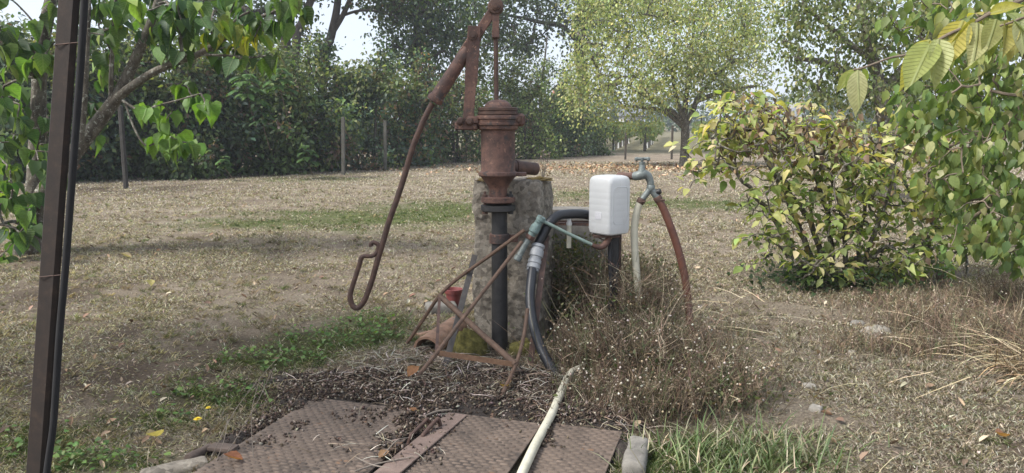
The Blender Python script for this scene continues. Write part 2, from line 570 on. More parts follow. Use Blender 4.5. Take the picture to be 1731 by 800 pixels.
# many small pieces in one mesh
def pack(name, tv, tf, pos, rot, scale, col, mat, parent=None, smooth=False):
    tv = np.asarray(tv, float); pos = np.asarray(pos, float)
    n, k = len(pos), len(tv)
    scale = np.asarray(scale, float)
    if scale.ndim == 1:
        scale = np.repeat(scale[:, None], 3, 1)
    loc = tv[None] * scale[:, None, :]
    V = np.einsum('nij,nkj->nki', rot, loc) + pos[:, None, :]
    org = np.zeros(3)
    if parent is not None:
        q = parent
        while q is not None:
            org += np.array(q.location); q = q.parent
    V = (V.reshape(-1, 3) - org).astype(np.float32)
    lt = np.array([len(f) for f in tf]); li = np.concatenate([np.array(f) for f in tf])
    L = (li[None] + (np.arange(n) * k)[:, None]).ravel().astype(np.int32)
    T = np.tile(lt, n).astype(np.int32)
    S = (np.cumsum(T) - T).astype(np.int32)
    me = bpy.data.meshes.new(name)
    me.vertices.add(n * k); me.vertices.foreach_set('co', V.ravel())
    me.loops.add(len(L)); me.loops.foreach_set('vertex_index', L)
    me.polygons.add(len(T)); me.polygons.foreach_set('loop_start', S)
    if smooth:
        me.polygons.foreach_set('use_smooth', np.ones(len(T), bool))
    c = np.asarray(col, float)
    if c.shape[-1] == 3:
        c = np.concatenate([c, np.ones((len(c), 1))], 1)
    at = me.attributes.new('col', 'FLOAT_COLOR', 'POINT')
    at.data.foreach_set('color', np.repeat(c, k, 0).ravel().astype(np.float32))
    me.update(calc_edges=True)
    me.materials.append(mat)
    o = bpy.data.objects.new(name, me)
    COL.objects.link(o)
    if parent is not None:
        o.parent = parent
    return o


def unit(a):
    return a / np.maximum(np.linalg.norm(a, axis=-1, keepdims=True), 1e-9)


def frames(d, up):
    """rotation matrices whose Y column is d and whose Z column is close to up"""
    d = unit(d)
    x = unit(np.cross(d, up))
    z = np.cross(x, d)
    return np.stack([x, d, z], -1)


def rnd_dir(n):
    return unit(RNG.normal(size=(n, 3)))


def palette(cols, n, w=None, jit=0.18):
    cols = np.array(cols, float)
    i = RNG.choice(len(cols), n, p=None if w is None else np.array(w) / sum(w))
    c = cols[i] * (1 + RNG.normal(0, jit, (n, 1))) * (1 + RNG.normal(0, jit * 0.3, (n, 3)))
    return np.clip(c, 0.004, 0.9)


# leaf shapes: base at the origin, length 1 along +Y
DIAMOND = ([(0, 0, 0), (0.30, 0.42, 0.07), (0, 1, -0.06), (-0.30, 0.42, 0.07)], [(0, 1, 2), (0, 2, 3)])
BLADE = ([(-.5, 0, 0), (.5, 0, 0), (.36, .55, .06), (-.36, .55, .06), (0, 1, -.12)], [(0, 1, 2, 3), (3, 2, 4)])
STALK = ([(-.5, 0, 0), (.5, 0, 0), (.45, .35, .05), (-.45, .35, .05), (.35, .7, .02), (-.35, .7, .02), (0, 1, -.1)],
         [(0, 1, 2, 3), (3, 2, 4, 5), (5, 4, 6)])
BEAD = ([(1, 0, 0), (0, 1, 0), (-1, 0, 0), (0, -1, 0), (0, 0, 1), (0, 0, -1)],
        [(0, 1, 4), (1, 2, 4), (2, 3, 4), (3, 0, 4), (1, 0, 5), (2, 1, 5), (3, 2, 5), (0, 3, 5)])


def leaf_shape(rows, fold=0.10, droop=0.25, twist=0.0, side=0.0):
    """rows: (t along the leaf, half width)"""
    v, f = [], []
    for t, w in rows:
        z = -droop * max(t, 0) ** 2
        s = side * t * t
        if w <= 0.001:
            v.append([(s, t, z)])
        else:
            v.append([(s - w, t - (0.06 if t < 0.12 and w > 0.2 else 0), z + fold * w * 2 + twist * w), (s, t, z), (s + w, t - (0.06 if t < 0.12 and w > 0.2 else 0), z + fold * w * 2 - twist * w)])
    idx, flat = [], []
    for r_ in v:
        idx.append(list(range(len(flat), len(flat) + len(r_))))
        flat += r_
    for a, b in zip(idx[:-1], idx[1:]):
        if len(a) == 1 and len(b) == 3:
            f += [(a[0], b[1], b[0]), (a[0], b[2], b[1])]
        elif len(a) == 3 and len(b) == 3:
            f += [(a[0], a[1], b[1], b[0]), (a[1], a[2], b[2], b[1])]
        elif len(a) == 3 and len(b) == 1:
            f += [(a[0], a[1], b[0]), (a[1], a[2], b[0])]
    return flat, f


OVATE = [leaf_shape([(0, 0), (.12, .20), (.35, .31), (.6, .25), (.82, .11), (1, 0)], fo, dr, tw, sd) for fo, dr, tw, sd in ((.12, .15, 0, .04), (.25, .3, .1, -.08), (.05, .55, -.15, .14), (.35, .1, .1, -.03), (.65, .4, .25, .1), (.3, -.2, -.3, -.12), (.5, .7, 0, .02))]
HEART = [leaf_shape([(0, 0), (.04, .27), (.2, .40), (.42, .37), (.68, .2), (.86, .07), (1, 0)], fo, dr, tw, sd) for fo, dr, tw, sd in ((.12, .2, 0, .05), (.3, .3, .12, -.08), (.08, .6, -.25, .12), (.5, .2, .1, -.05), (.7, .45, .2, .1), (.25, -.15, -.3, -.14), (.4, .8, 0, 0))]
LANCE = [leaf_shape([(0, 0), (.06, .07), (.16, .145), (.28, .195), (.42, .215), (.56, .2), (.7, .155), (.83, .085), (.92, .03), (1, 0)], fo, dr, tw, sd) for fo, dr, tw, sd in ((.2, .2, 0, .05), (.4, .32, .1, -.1), (.1, .42, -.2, .1))]
SMALL_OVATE = leaf_shape([(0, 0), (.3, .3), (.65, .22), (1, 0)], 0.15, 0.25)
SMALL_HEART = leaf_shape([(0, 0), (.08, .3), (.4, .36), (1, 0)], 0.15, 0.25)
CURLED = leaf_shape([(0, 0), (.25, .2), (.6, .22), (1, 0)], 0.6, -0.5, 0.4, 0.2)


def shape_mesh(name, shp, mat, length=1.0):
    me = bpy.data.meshes.new(name)
    me.from_pydata([tuple(c * length for c in p) for p in shp[0]], [], shp[1])
    me.polygons.foreach_set('use_smooth', [True] * len(me.polygons))
    me.materials.append(mat)
    return me


def place_leaf(name, me, pos, rot, size, colr, parent):
    o = bpy.data.objects.new(name, me)
    COL.objects.link(o)
    m = Matrix([[rot[0][0] * size, rot[0][1] * size, rot[0][2] * size, pos[0]],
                [rot[1][0] * size, rot[1][1] * size, rot[1][2] * size, pos[1]],
                [rot[2][0] * size, rot[2][1] * size, rot[2][2] * size, pos[2]], [0, 0, 0, 1]])
    o.parent = parent
    if parent is not None:
        m.translation = m.translation - parent.location
    o.matrix_basis = m
    o.color = (float(colr[0]), float(colr[1]), float(colr[2]), 1)
    return o


# ------------------------------------------------------------------ zones on the ground (metres, from photo pixels)
def ell(px, py, rx, ry, amp=1.0, rot=0.0):
    g = G(px, py)
    return (g.x, g.y, rx, ry, amp, rot)


GREEN_Z = [ell(575, 578, .50, .26, .9), ell(480, 612, .34, .20, .9), ell(350, 672, .36, .18, .85), ell(250, 712, .28, .16, .75), ell(640, 548, .4, .3, .6),
           ell(610, 370, 2.0, 1.3, .95), ell(470, 376, 1.6, .8, .75), ell(750, 355, 1.4, 1.5, .85), ell(1190, 345, 1.7, 1.3, .75), ell(960, 330, 1.8, 1.6, .5),
           ell(1200, 770, .55, .28, .9), ell(1330, 790, .5, .2, .5), ell(60, 760, .3, .25, .7), ell(150, 780, .35, .15, .8),
           ell(530, 302, 2.6, 2.0, .35)]
SOIL_SHADE_Z = [ell(800, 665, .95, .42, 1.1), ell(560, 665, .45, .22), ell(930, 660, .5, .35), ell(720, 740, .4, .25, .8), ell(250, 590, 1.0, .5, .5), ell(150, 640, 1.1, .6, .65), ell(330, 620, .4, .3, .55), ell(180, 320, 3, 2.5, .6), ell(420, 300, 4, 1.6, .5), ell(700, 285, 4, 1.6, .45), ell(60, 500, .7, .6, .5), ell(430, 660, .3, .2, .5),  # bare soil, plus the left foreground's shade painted in as darker ground
          ell(860, 610, .6, .3, .7), ell(1250, 640, .5, .3, .25)]
LITTER_Z = [ell(1070, 284, 5, 2.4, .5)]


def zone(x, y, Z, seed):
    s = np.zeros_like(x)
    for cx, cy, rx, ry, a, r_ in Z:
        d = ((x - cx) / rx) ** 2 + ((y - cy) / ry) ** 2
        s = np.maximum(s, a * np.exp(-d * 0.9))
    nn = fbm(x * 2.2, y * 2.2, seed)
    return np.clip(s * 1.7 + (nn - 0.62) * 1.6 * (s > 0.03), 0, 1) * np.clip(s * 6, 0, 1)


# ------------------------------------------------------------------ SETTING: ground
def build_ground():
    def axis(a, b, fine0, fine1, step, grow):
        mid = list(np.arange(fine0, fine1, step))
        s = step; p = fine1; hi = []
        while p < b:
            hi.append(p); s *= grow; p += s
        hi.append(b)
        s = step; p = fine0; lo = []
        while p > a:
            s *= grow; p -= s; lo.append(max(p, a))
        return np.array(sorted(set(lo)) + mid + hi)
    xs = axis(-900, 900, -3.6, 3.6, 0.026, 1.06)
    ys = axis(-60, 1500, 2.3, 7.5, 0.026, 1.045)
    X, Y = np.meshgrid(xs, ys)
    Z = ghash(X, Y)
    V = np.stack([X, Y, Z], -1).reshape(-1, 3)
    ny, nx = X.shape
    i = np.arange(ny - 1)[:, None] * nx + np.arange(nx - 1)[None]
    Q = np.stack([i, i + 1, i + nx + 1, i + nx], -1).reshape(-1, 4).astype(np.int32)
    me = bpy.data.meshes.new('ground')
    me.vertices.add(len(V)); me.vertices.foreach_set('co', V.ravel().astype(np.float32))
    me.loops.add(Q.size); me.loops.foreach_set('vertex_index', Q.ravel())
    me.polygons.add(len(Q)); me.polygons.foreach_set('loop_start', (np.arange(len(Q)) * 4).astype(np.int32))
    me.polygons.foreach_set('use_smooth', np.ones(len(Q), bool))
    x, y = V[:, 0], V[:, 1]
    c = np.stack([zone(x, y, GREEN_Z, 1), zone(x, y, SOIL_SHADE_Z, 5), zone(x, y, LITTER_Z, 8), np.ones(len(x))], -1)
    vy = np.clip((y - 44) / 4, 0, 1)
    c[:, 0] = np.maximum(c[:, 0], vy * 0.5)
    at = me.attributes.new('zone', 'FLOAT_COLOR', 'POINT')
    at.data.foreach_set('color', c.ravel().astype(np.float32))
    me.update(calc_edges=True)
    me.materials.append(M['ground'])
    o = bpy.data.objects.new('ground', me)
    COL.objects.link(o)
    tag(o, kind='structure', label='dry mown lawn with bare soil and green patches')
    return o


build_ground()

# the plates' frame of reference: back corners seen in the photo
PB = [G(588, 648), G(765, 697), G(935, 712), G(1052, 742)]
PV = Vector((-math.sin(R(17.5)), -math.cos(R(17.5)), 0))      # towards the camera along the seams
PU = Vector((math.cos(R(17.5)), -math.sin(R(17.5)), 0))       # to the right


def in_plates(x, y):
    o = PB[3]
    u = (x - o.x) * PU.x + (y - o.y) * PU.y
    v = (x - o.x) * PV.x + (y - o.y) * PV.y
    ul = (PB[0] - o).dot(PU)
    return (u < 0.01) & (u > ul) & (v > -0.02)


# ------------------------------------------------------------------ CONCRETE PILLAR
def rough_block(name, mat, size, centre, rotz, amp, seg, seed, parent=None, round_=0.02, taper=0.0, freq=5):
    """a worn block: dense grid on a box, edges rounded and faces roughened by noise"""
    sx, sy, sz = size
    nx, ny, nz = [max(2, int(s / seg)) for s in size]
    vid = {}; vs = []; fs = []

    def vert(i, j, k):
        key = (i, j, k)
        if key not in vid:
            vid[key] = len(vs)
            p = Vector(((i / nx - .5) * sx, (j / ny - .5) * sy, (k / nz - .5) * sz))
            q = Vector((max(-sx / 2 + round_, min(sx / 2 - round_, p.x)), max(-sy / 2 + round_, min(sy / 2 - round_, p.y)), max(-sz / 2 + round_, min(sz / 2 - round_, p.z))))
            d = p - q
            if d.length > 1e-6:
                d.normalize(); p = q + d * round_
            else:
                d = p.normalized()
            s = Vector((seed * 3.7, seed * 1.3, seed * 2.1))
            n_ = mnoise.fractal(p * freq + s, 1.0, 2.0, 5) * amp + mnoise.noise(p * freq * 4 + s) * amp * 0.35
            p = p + d * n_
            tz = (p.z / sz + .5)
            p.x *= 1 - taper * tz; p.y *= 1 - taper * tz
            vs.append(p)
        return vid[key]
    for i in range(nx):
        for j in range(ny):
            for k, flip in ((0, True), (nz, False)):
                q = [vert(i, j, k), vert(i + 1, j, k), vert(i + 1, j + 1, k), vert(i, j + 1, k)]
                fs.append(q[::-1] if flip else q)
    for i in range(nx):
        for k in range(nz):
            for j, flip in ((0, False), (ny, True)):
                q = [vert(i, j, k), vert(i + 1, j, k), vert(i + 1, j, k + 1), vert(i, j, k + 1)]
                fs.append(q[::-1] if flip else q)
    for j in range(ny):
        for k in range(nz):
            for i, flip in ((0, True), (nx, False)):
                q = [vert(i, j, k), vert(i, j + 1, k), vert(i, j + 1, k + 1), vert(i, j, k + 1)]
                fs.append(q[::-1] if flip else q)
    rz = Matrix.Rotation(rotz, 3, 'Z')
    mb = MB()
    mb.add([Vector(centre) + rz @ p for p in vs], fs)
    return mb.build(name, mat, parent, angle=60)


YP = G(845, 588).y - 0.02            # the pump's plumb line
PILY = YP + 0.36
pc = P(869, 300, PILY)
PIL_H = P(869, 303, PILY - 0.12).z
pil = thing('concrete_pillar', 'squat weathered concrete pillar behind the hand pump, mossy at its foot', 'pillar', (pc.x, PILY, 0))
PIL_ROT = R(-17)
PIL_S = (0.47, 0.40, PIL_H + 0.10)
rough_block('block', M['concrete'], PIL_S, (pc.x, PILY, PIL_H / 2 - 0.05), PIL_ROT, 0.022, 0.011, 3, pil, 0.03, 0.03, 5)


def cushion(name, mat, c, s, seed, parent, n=26, amp=0.25, flat=0.0):
    mb = MB(); vs = []; fs = []
    for i in range(n // 2 + 1):
        th = math.pi / 2 * i / (n // 2)
        for j in range(n):
            g = 2 * math.pi * j / n
            d = Vector((math.sin(th) * math.cos(g), math.sin(th) * math.sin(g), math.cos(th)))
            k = 1 + amp * mnoise.fractal(d * 2.3 + Vector((seed * 5.1, seed, 0)), 1, 2, 4) + 0.05 * mnoise.noise(d * 15 + Vector((seed, 0, 0)))
            vs.append(Vector(c) + Vector((d.x * s[0] * k, d.y * s[1] * k, d.z * s[2] * k)))
    for i in range(n // 2):
        for j in range(n):
            j2 = (j + 1) % n
            fs.append((i * n + j, (i + 1) * n + j, (i + 1) * n + j2, i * n + j2))
    mb.add(vs, fs)
    return mb.build(name, mat, parent, angle=80)


mp_ = G(795, 602)
cushion('moss', M['moss'], (mp_.x, mp_.y + 0.08, -0.02), (0.115, 0.10, 0.17), 2, pil)
mp2 = G(885, 600)
cushion('moss', M['moss'], (mp2.x, mp2.y + 0.06, -0.02), (0.10, 0.07, 0.10), 4, pil)
cushion('lichen', M['lichen'], (P(915, 300, PILY).x - 0.02, PILY - 0.06, PIL_H - 0.012), (0.10, 0.08, 0.022), 5, pil, amp=0.5)
cushion('lichen', M['lichen'], (P(822, 300, PILY).x, PILY - 0.10, PIL_H - 0.012), (0.07, 0.06, 0.018), 8, pil, amp=0.5)

# ------------------------------------------------------------------ HAND PUMP
PX = P(842, 300, YP).x
S = YP / FPX * 1.005                 # metres per photo pixel at the pump


def zc(y, Y=None):
    return P(842, y, Y or YP).z


pump = thing('hand_pump', 'tall rusty cast iron hand pump with long hooked lever', 'hand pump', (PX, YP, 0))


def lat(prof):
    return sorted([(r * S, zc(y)) for r, y in prof], key=lambda q: q[1])


def lathe_px(prof, name, mat, parent, n=40):
    """prof from top to bottom as (radius px, y px)"""
    mb = MB()
    mb.lathe([(r * S, zc(y)) for r, y in reversed(prof)], (PX, YP, 0), n)
    return mb.build(name, mat, parent, angle=32)


lathe_px([(29, 220), (28.6, 224), (28.6, 288), (29.5, 290)], 'barrel', M['rust'], pump)
cap = lathe_px([(4, 168.5), (11, 169.6), (16, 171.8), (20, 175.2), (22.3, 179.5), (22.8, 183)], 'dome_cap', M['rust'], pump)
lathe_px([(31.5, 182), (33, 183), (33, 187), (31.6, 188), (31.6, 189.5), (33.6, 190.5), (33.6, 194), (32, 195)], 'cover_flange', M['rust_dark'], pump)
col_ = lathe_px([(32.2, 195), (36.2, 196.5), (37, 198), (37, 201.5), (35.2, 203), (35.0, 207), (36.2, 208), (36.2, 211.5), (34.2, 213), (33.4, 218), (30.5, 220.5)], 'collar', M['rust'], pump)
# collar ears and bracket on the left
mb = MB()
mb.box(P(878, 203, YP), (19 * S, 24 * S, 21 * S), None, 4 * S)
ear = mb.build('ear', M['rust'], pump)
mb = MB(); mb.lathe([(5.5 * S, 0), (5.5 * S, 3 * S), (3.4 * S, 3.2 * S), (3.2 * S, 6 * S)], P(876, 203, YP - 12 * S), 8, (0, -1, 0)); mb.build('bolt', M['rust_dark'], pump)
mb = MB()
mb.box(P(789, 213, YP - 0.01), (38 * S, 30 * S, 14 * S), None, 2 * S)
mb.box(P(800, 204, YP - 0.01), (22 * S, 34 * S, 14 * S), None, 3 * S)
mb.build('bracket', M['rust'], pump)
for bx, by in ((779, 205), (794, 206)):
    mb = MB(); mb.lathe([(6.5 * S, 0), (6.8 * S, 3 * S), (5 * S, 6 * S), (3.2 * S, 6.2 * S), (3.0 * S, 9 * S)], P(bx, by, YP - 17 * S), 8, (0, -1, 0.05)); mb.build('bolt', M['rust_dark'], pump)
# base flange with its long ear, cone, neck
mb = MB()
mb.lathe([(r * S, zc(y)) for r, y in reversed([(29.5, 290), (32.5, 291), (33, 292.5), (33, 296), (32, 297.5), (29, 299), (23, 307), (17.5, 315), (15.2, 321), (14.6, 333)])], (PX, YP, 0), 40)
mb.box(P(868, 294.3, YP + 0.02), (44 * S, 34 * S, 6 * S), None, 1.2 * S)
mb.build('base_cone', M['rust'], pump, angle=32)
lathe_px([(26, 332.5), (29, 333.5), (29, 341), (27, 342.5)], 'flange', M['rust'], pump, 24)
lathe_px([(27, 346), (29.5, 347), (29.5, 355), (27, 357)], 'flange', M['black_pipe'], pump, 24)
for k, (dx, dy) in enumerate(((-22, -8), (21, -8), (-12, 16), (13, 16))):
    mb = MB()
    for z0, r0 in ((358, 4.6), (353, 2.4), (331, 2.4)):
        pass
    x0, y0 = PX + dx * S, YP + dy * S
    mb.lathe([(4.8 * S, zc(361)), (4.8 * S, zc(357.2)), (2.3 * S, zc(357)), (2.3 * S, zc(333)), (4.6 * S, zc(332.6)), (4.6 * S, zc(328.5)), (2.3 * S, zc(328)), (2.2 * S, zc(323))], (x0, y0, 0), 8)
    mb.build('flange_bolt', M['black_pipe'] if k % 2 else M['rust_dark'], pump, angle=30)
pipe = MB()
pipe.lathe([(14 * S, -0.03), (13.6 * S, zc(430)), (13.4 * S, zc(357))], (PX + 2 * S, YP, 0), 28)
pipe_o = pipe.build('suction_pipe', M['black_pipe'], pump)
tag(pipe_o, label='black suction pipe running down to the ground')
mb = MB(); mb.lathe([(16.3 * S, zc(411)), (17.2 * S, zc(410)), (17.2 * S, zc(396)), (16.3 * S, zc(395))], (PX + 2 * S, YP, 0), 28)
mb.box(P(868, 403, YP), (16 * S, 5 * S, 13 * S), None, 1 * S)
mb.build('pipe_clamp', M['rust'], pump)
# spout to the right, lying over the pillar's top
mb = MB()
sp0, sp1 = P(866, 282, YP + 0.10), P(907, 286, YP + 0.20)
dv = (sp1 - sp0).normalized()
mb.lathe([(11 * S, -0.06), (11 * S, 0.02), (12.3 * S, 0.022), (12.3 * S, 0.045), (11.3 * S, 0.047), (11.2 * S, (sp1 - sp0).length - 0.01), (10 * S, (sp1 - sp0).length), (7 * S, (sp1 - sp0).length + 0.002), (6.8 * S, (sp1 - sp0).length - 0.03)], sp0, 24, dv)
mb.build('spout', M['rust_dark'], pump)
# stay: two straps carrying the lever's pivot
piv = P(800, 61, YP)
for s_ in (-1, 1):
    mb = MB()
    yo = s_ * 0.026
    a0 = P(791, 210, YP + yo - 0.012); a1 = P(796, 140, YP + yo); a2 = P(802, 44, YP + yo)
    mb.bar(a0, a1, 18 * S, 0.014, (1, 0, 0), 0.003)
    mb.bar(a1 + Vector((0, 0.001, -0.01)), a2, 21 * S, 0.0155, (1, 0, 0), 0.003)
    mb.build('stay', M['rust'], pump)
mb = MB(); mb.lathe([(4 * S, -0.05), (4 * S, 0.034), (7.5 * S, 0.0345), (7.5 * S, 0.046), (4 * S, 0.047), (4 * S, 0.056)], piv, 8, (0, -1, 0)); mb.build('pivot_bolt', M['rust_dark'], pump)
# lever
mb = MB()
hd = P(838, 12, YP)
sA, sB = P(788, 88, YP), P(733, 173, YP)
mb.bar(P(840, 8, YP), P(796, 76, YP), 15 * S, 0.030, (1, 0, 0.6), 0.004)
mb.bar(P(806, 60, YP), P(776, 106, YP), 21 * S, 0.033, (1, 0, 0.6), 0.006)
ax = (sB - sA).normalized(); L = (sB - sA).length
mb.lathe([(8.5 * S, -0.02), (10.5 * S, 0.03), (11 * S, L * 0.5), (11.6 * S, L - 0.05), (11.8 * S, L - 0.042), (13.6 * S, L - 0.036), (14 * S, L - 0.02), (13 * S, L - 0.004), (8 * S, L)], sA, 20, ax)
lev = mb.build('lever', M['rust'], pump, angle=34)
mb = MB(); mb.lathe([(9.5 * S, -0.045), (12.5 * S, -0.038), (13 * S, -0.01), (13 * S, 0.028), (11.5 * S, 0.035), (7 * S, 0.036), (6.5 * S, 0.05), (3.8 * S, 0.051), (3.6 * S, 0.06)], hd, 18, (0, -1, 0)); mb.build('lever_head', M['rust_dark'], pump, angle=30)
rod_px = [(731, 175), (724, 188), (716, 204), (708, 223), (700, 243), (692, 268), (683, 300), (671, 337), (658, 373), (648, 408), (638, 441), (630, 470), (623, 491), (616, 508), (609, 518), (602, 521), (595, 515), (592, 503), (594, 490), (602, 465), (608, 446), (611, 436), (617, 433), (626, 433), (633, 431), (638, 425), (640, 417), (637, 412), (631, 410), (627, 413), (628, 417)]
rr = [4.9] * 12 + [4.8] * 6 + [4.2] * 4 + [3.8] * 9
pts = spl([P(x, y, YP) for x, y in rod_px], 4)
mb = MB(); mb.tube(pts, [v * S for v in lerp_list(rr, len(pts))], 12)
mb.build('hooked_handle', M['rust_dark'], pump)
# piston rod and clevis
mb = MB()
for s_ in (-1, 1):
    mb.bar(P(838.5, 14, YP + s_ * 0.024), P(838, 58, YP + s_ * 0.024), 11 * S, 0.011, (1, 0, 0), 0.002)
mb.box(P(838, 58, YP), (12 * S, 0.062, 13 * S), None, 0.003)
mb.build('clevis', M['rust'], pump)
mb = MB(); mb.tube([P(838, 63, YP), P(838.5, 120, YP), P(839, 172, YP)], 3.9 * S, 12); mb.build('piston_rod', M['rust_dark'], pump)

# ------------------------------------------------------------------ TAP, STAKE, CONTAINER, HOSES right of the pillar
YT = YP + 0.02
ST = YT / FPX
st0 = G(1042, 590)
stake = thing('metal_stake', 'dark iron stake holding up the white container in the dry weeds', 'stake', (P(1040, 400, YT).x, YT, 0))
mb = MB()
mb.bar((P(1040, 405, YT).x, YT, -0.05), P(1040, 397, YT), 11 * ST, 0.006, (1, 0, 0), 0.001)
mb.bar((P(1046, 405, YT).x, YT + 0.02, -0.05), P(1046, 397, YT + 0.02), 0.035, 0.006, (0, 1, 0), 0.001)
mb.build('angle_iron', M['black_pipe'], stake)
mb = MB(); mb.tube(spl([P(1032, 404, YT - 0.01), P(1031, 440, YT - .012), P(1033, 480, YT - .01), P(1031, 520, YT - .012), P(1032, 575, YT)], 5), 3.6 * ST, 8)
mb.build('feed_pipe', M['black_rubber'], stake)
mb = MB(); mb.box(P(1024, 398.5, YT), (44 * ST, 0.10, 4 * ST), None, 0.002)
mb.bar(P(1008, 400, YT), P(1034, 413, YT), 0.03, 0.006, (0, 1, 0), 0.001)
mb.build('shelf_plate', M['rust_dark'], stake)

can = thing('white_container', 'upturned translucent white plastic container on the iron stake', 'container', P(1030, 396, YT))


def rounded_loop(a, b, r, n=6):
    out = []
    for cx, cy, g0 in ((a - r, b - r, 0), (-a + r, b - r, 90), (-a + r, -b + r, 180), (a - r, -b + r, 270)):
        for k in range(n + 1):
            g = R(g0 + 90 * k / n)
            out.append((cx + r * math.cos(g), cy + r * math.sin(g)))
    return out


ca = 0.097; zb, zt = zc(395, YT), zc(296, YT)
H = zt - zb
secs = [(0, 0.74, .03), (0.006, 0.86, .03), (0.03, 0.965, .03)]
for k in range(7):
    z0 = 0.10 + k * 0.105
    secs += [(z0, 1.0, .026), (z0 + 0.078, 1.0, .026), (z0 + 0.088, 0.9965, .026), (z0 + 0.097, 0.9965, .026)]
secs += [(0.87, 1.0, .028), (0.93, 0.985, .032), (0.965, 0.93, .036), (0.985, 0.84, .038), (0.997, 0.66, .035), (1.0, 0.3, .02)]
mb = MB(); vs, fs = [], []
n_l = 28
for t, k, r_ in secs:
    for x, y in rounded_loop(ca * k, ca * 1.02 * k, min(r_, ca * k * .95)):
        q = Matrix.Rotation(R(38), 3, 'Z') @ Vector((x, y, 0))
        vs.append(Vector((P(1030, 350, YT).x, YT, zb + H * t)) + q)
for i in range(len(secs) - 1):
    for j in range(n_l):
        j2 = (j + 1) % n_l
        fs.append((i * n_l + j, i * n_l + j2, (i + 1) * n_l + j2, (i + 1) * n_l + j))
fs.append(tuple(reversed(range(n_l)))); fs.append(tuple((len(secs) - 1) * n_l + j for j in range(n_l)))
mb.add(vs, fs)
mb.build('body', M['white_plastic'], can, angle=30)
mb = MB(); cz = Vector((P(1030, 350, YT).x, YT, zb))
mb.lathe([(0.030, -0.022), (0.033, -0.018), (0.033, -0.002), (0.03, 0.0)], cz, 20); mb.build('cap', M['black_rubber'], can)
# faint printed mark, left-hand face
q38 = Matrix.Rotation(R(38), 3, 'Z')
mark = MB()
mb.v = []
fx = q38 @ Vector((0, -1, 0))
fu = q38 @ Vector((1, 0, 0))
cpos = Vector((cz.x, cz.y, zc(363, YT))) + (q38 @ Vector((-1, 0, 0))) * (ca + 0.0015)
fu2 = q38 @ Vector((0, 1, 0))
mark.bar(cpos + Vector((0, 0, -0.022)), cpos + Vector((0, 0, 0.022)), 0.055, 0.002, fu2)
M['faint_print'] = mottled('faint_print', [(0.4, (0.66, 0.665, 0.675)), (0.55, (0.53, 0.53, 0.56))], 60, 0.5, 0)
mark.build('printed_mark', M['faint_print'], can)
# raised border of the panel on the right-hand face
pn = q38 @ Vector((0, -1, 0)); pu = q38 @ Vector((1, 0, 0))
mid = Vector((cz.x, cz.y, (zb + zt) / 2)) + pn * (ca * 1.02 + .0005)
lp = [mid + pu * x + Vector((0, 0, y)) for x, y in rounded_loop(.062, .115, .025)]
mb = MB(); mb.tube(lp + lp[:2], .0026, 6); mb.build('panel_border', M['white_plastic'], can)
mb = MB(); mb.tube([Vector((cz.x, cz.y, 0)) + (q38 @ Vector((-ca * .955, -ca * .97, 0))) + Vector((0, 0, zb + H * t)) for t in (.05, .3, .6, .9)], .0018, 6); mb.build('mould_seam', M['white_plastic'], can)

tap = thing('garden_tap', 'grey metal garden tap with a two-way hose splitter', 'tap', P(1088, 300, YT))
mb = MB(); mb.tube([P(1046, 297, YT + 0.13), P(1060, 298, YT + 0.07), P(1073, 298, YT + 0.02)], 6.2 * ST, 12); mb.build('rusty_nipple', M['rust'], tap)
mb = MB(); mb.tube([P(1046, 297, YT + 0.13), P(1046, 390, YT + 0.12), (P(1046, 390, YT + .12).x, YT + 0.12, -0.02)], 5.5 * ST, 10); mb.build('riser_pipe', M['rust_dark'], tap)
mb = MB()
bp = spl([P(1072, 298, YT + 0.02), P(1080, 297, YT), P(1088, 295, YT), P(1095, 298, YT), P(1099, 306, YT), P(1100, 314, YT)], 4)
mb.tube(bp, [v * ST for v in lerp_list([7, 8, 8.6, 7, 6, 5.8], len(bp))], 14)
mb.lathe([(7.5 * ST, 0), (5.2 * ST, 8 * ST), (4.0 * ST, 14 * ST), (5.0 * ST, 15 * ST), (5 * ST, 18 * ST), (2.2 * ST, 18.3 * ST), (2.2 * ST, 24 * ST)], P(1085, 292, YT), 14)
mb.build('tap_body', M['zinc'], tap)
mb = MB(); mb.tube([P(1076, 269, YT - .004), P(1096, 268.5, YT + .004)], [2.6 * ST, 2.6 * ST], 10)
mb.lathe([(3.6 * ST, -0.006), (3.6 * ST, 0.012)], P(1085, 270, YT), 12)
for e in (1076, 1096):
    mb.lathe([(1.5 * ST, -3.4 * ST), (3.4 * ST, -1.6 * ST), (3.4 * ST, 1.6 * ST), (1.5 * ST, 3.4 * ST)], P(e, 269, YT), 10)
mb.build('t_handle', M['zinc'], tap)
mb = MB()
mb.lathe([(6.6 * ST, 0), (7.0 * ST, 2 * ST), (7 * ST, 7 * ST), (6.2 * ST, 8 * ST)], P(1100, 321, YT), 12)
mb.tube([P(1100, 318, YT), P(1092, 329, YT), P(1085, 338, YT)], [5.6 * ST, 5.2 * ST, 5 * ST], 12)
mb.tube([P(1099, 318, YT), P(1106, 327, YT), P(1111, 334, YT)], [6 * ST, 6 * ST, 6 * ST], 12)
mb.build('splitter', M['zinc'], tap)
mb = MB(); mb.lathe([(4.6 * ST, 0), (5.2 * ST, 2 * ST), (5.2 * ST, 9 * ST), (3.4 * ST, 11 * ST)], P(1107, 326, YT), 10, (1, -0.3, 0.35)); mb.build('valve_knob', M['black_pipe'], tap)
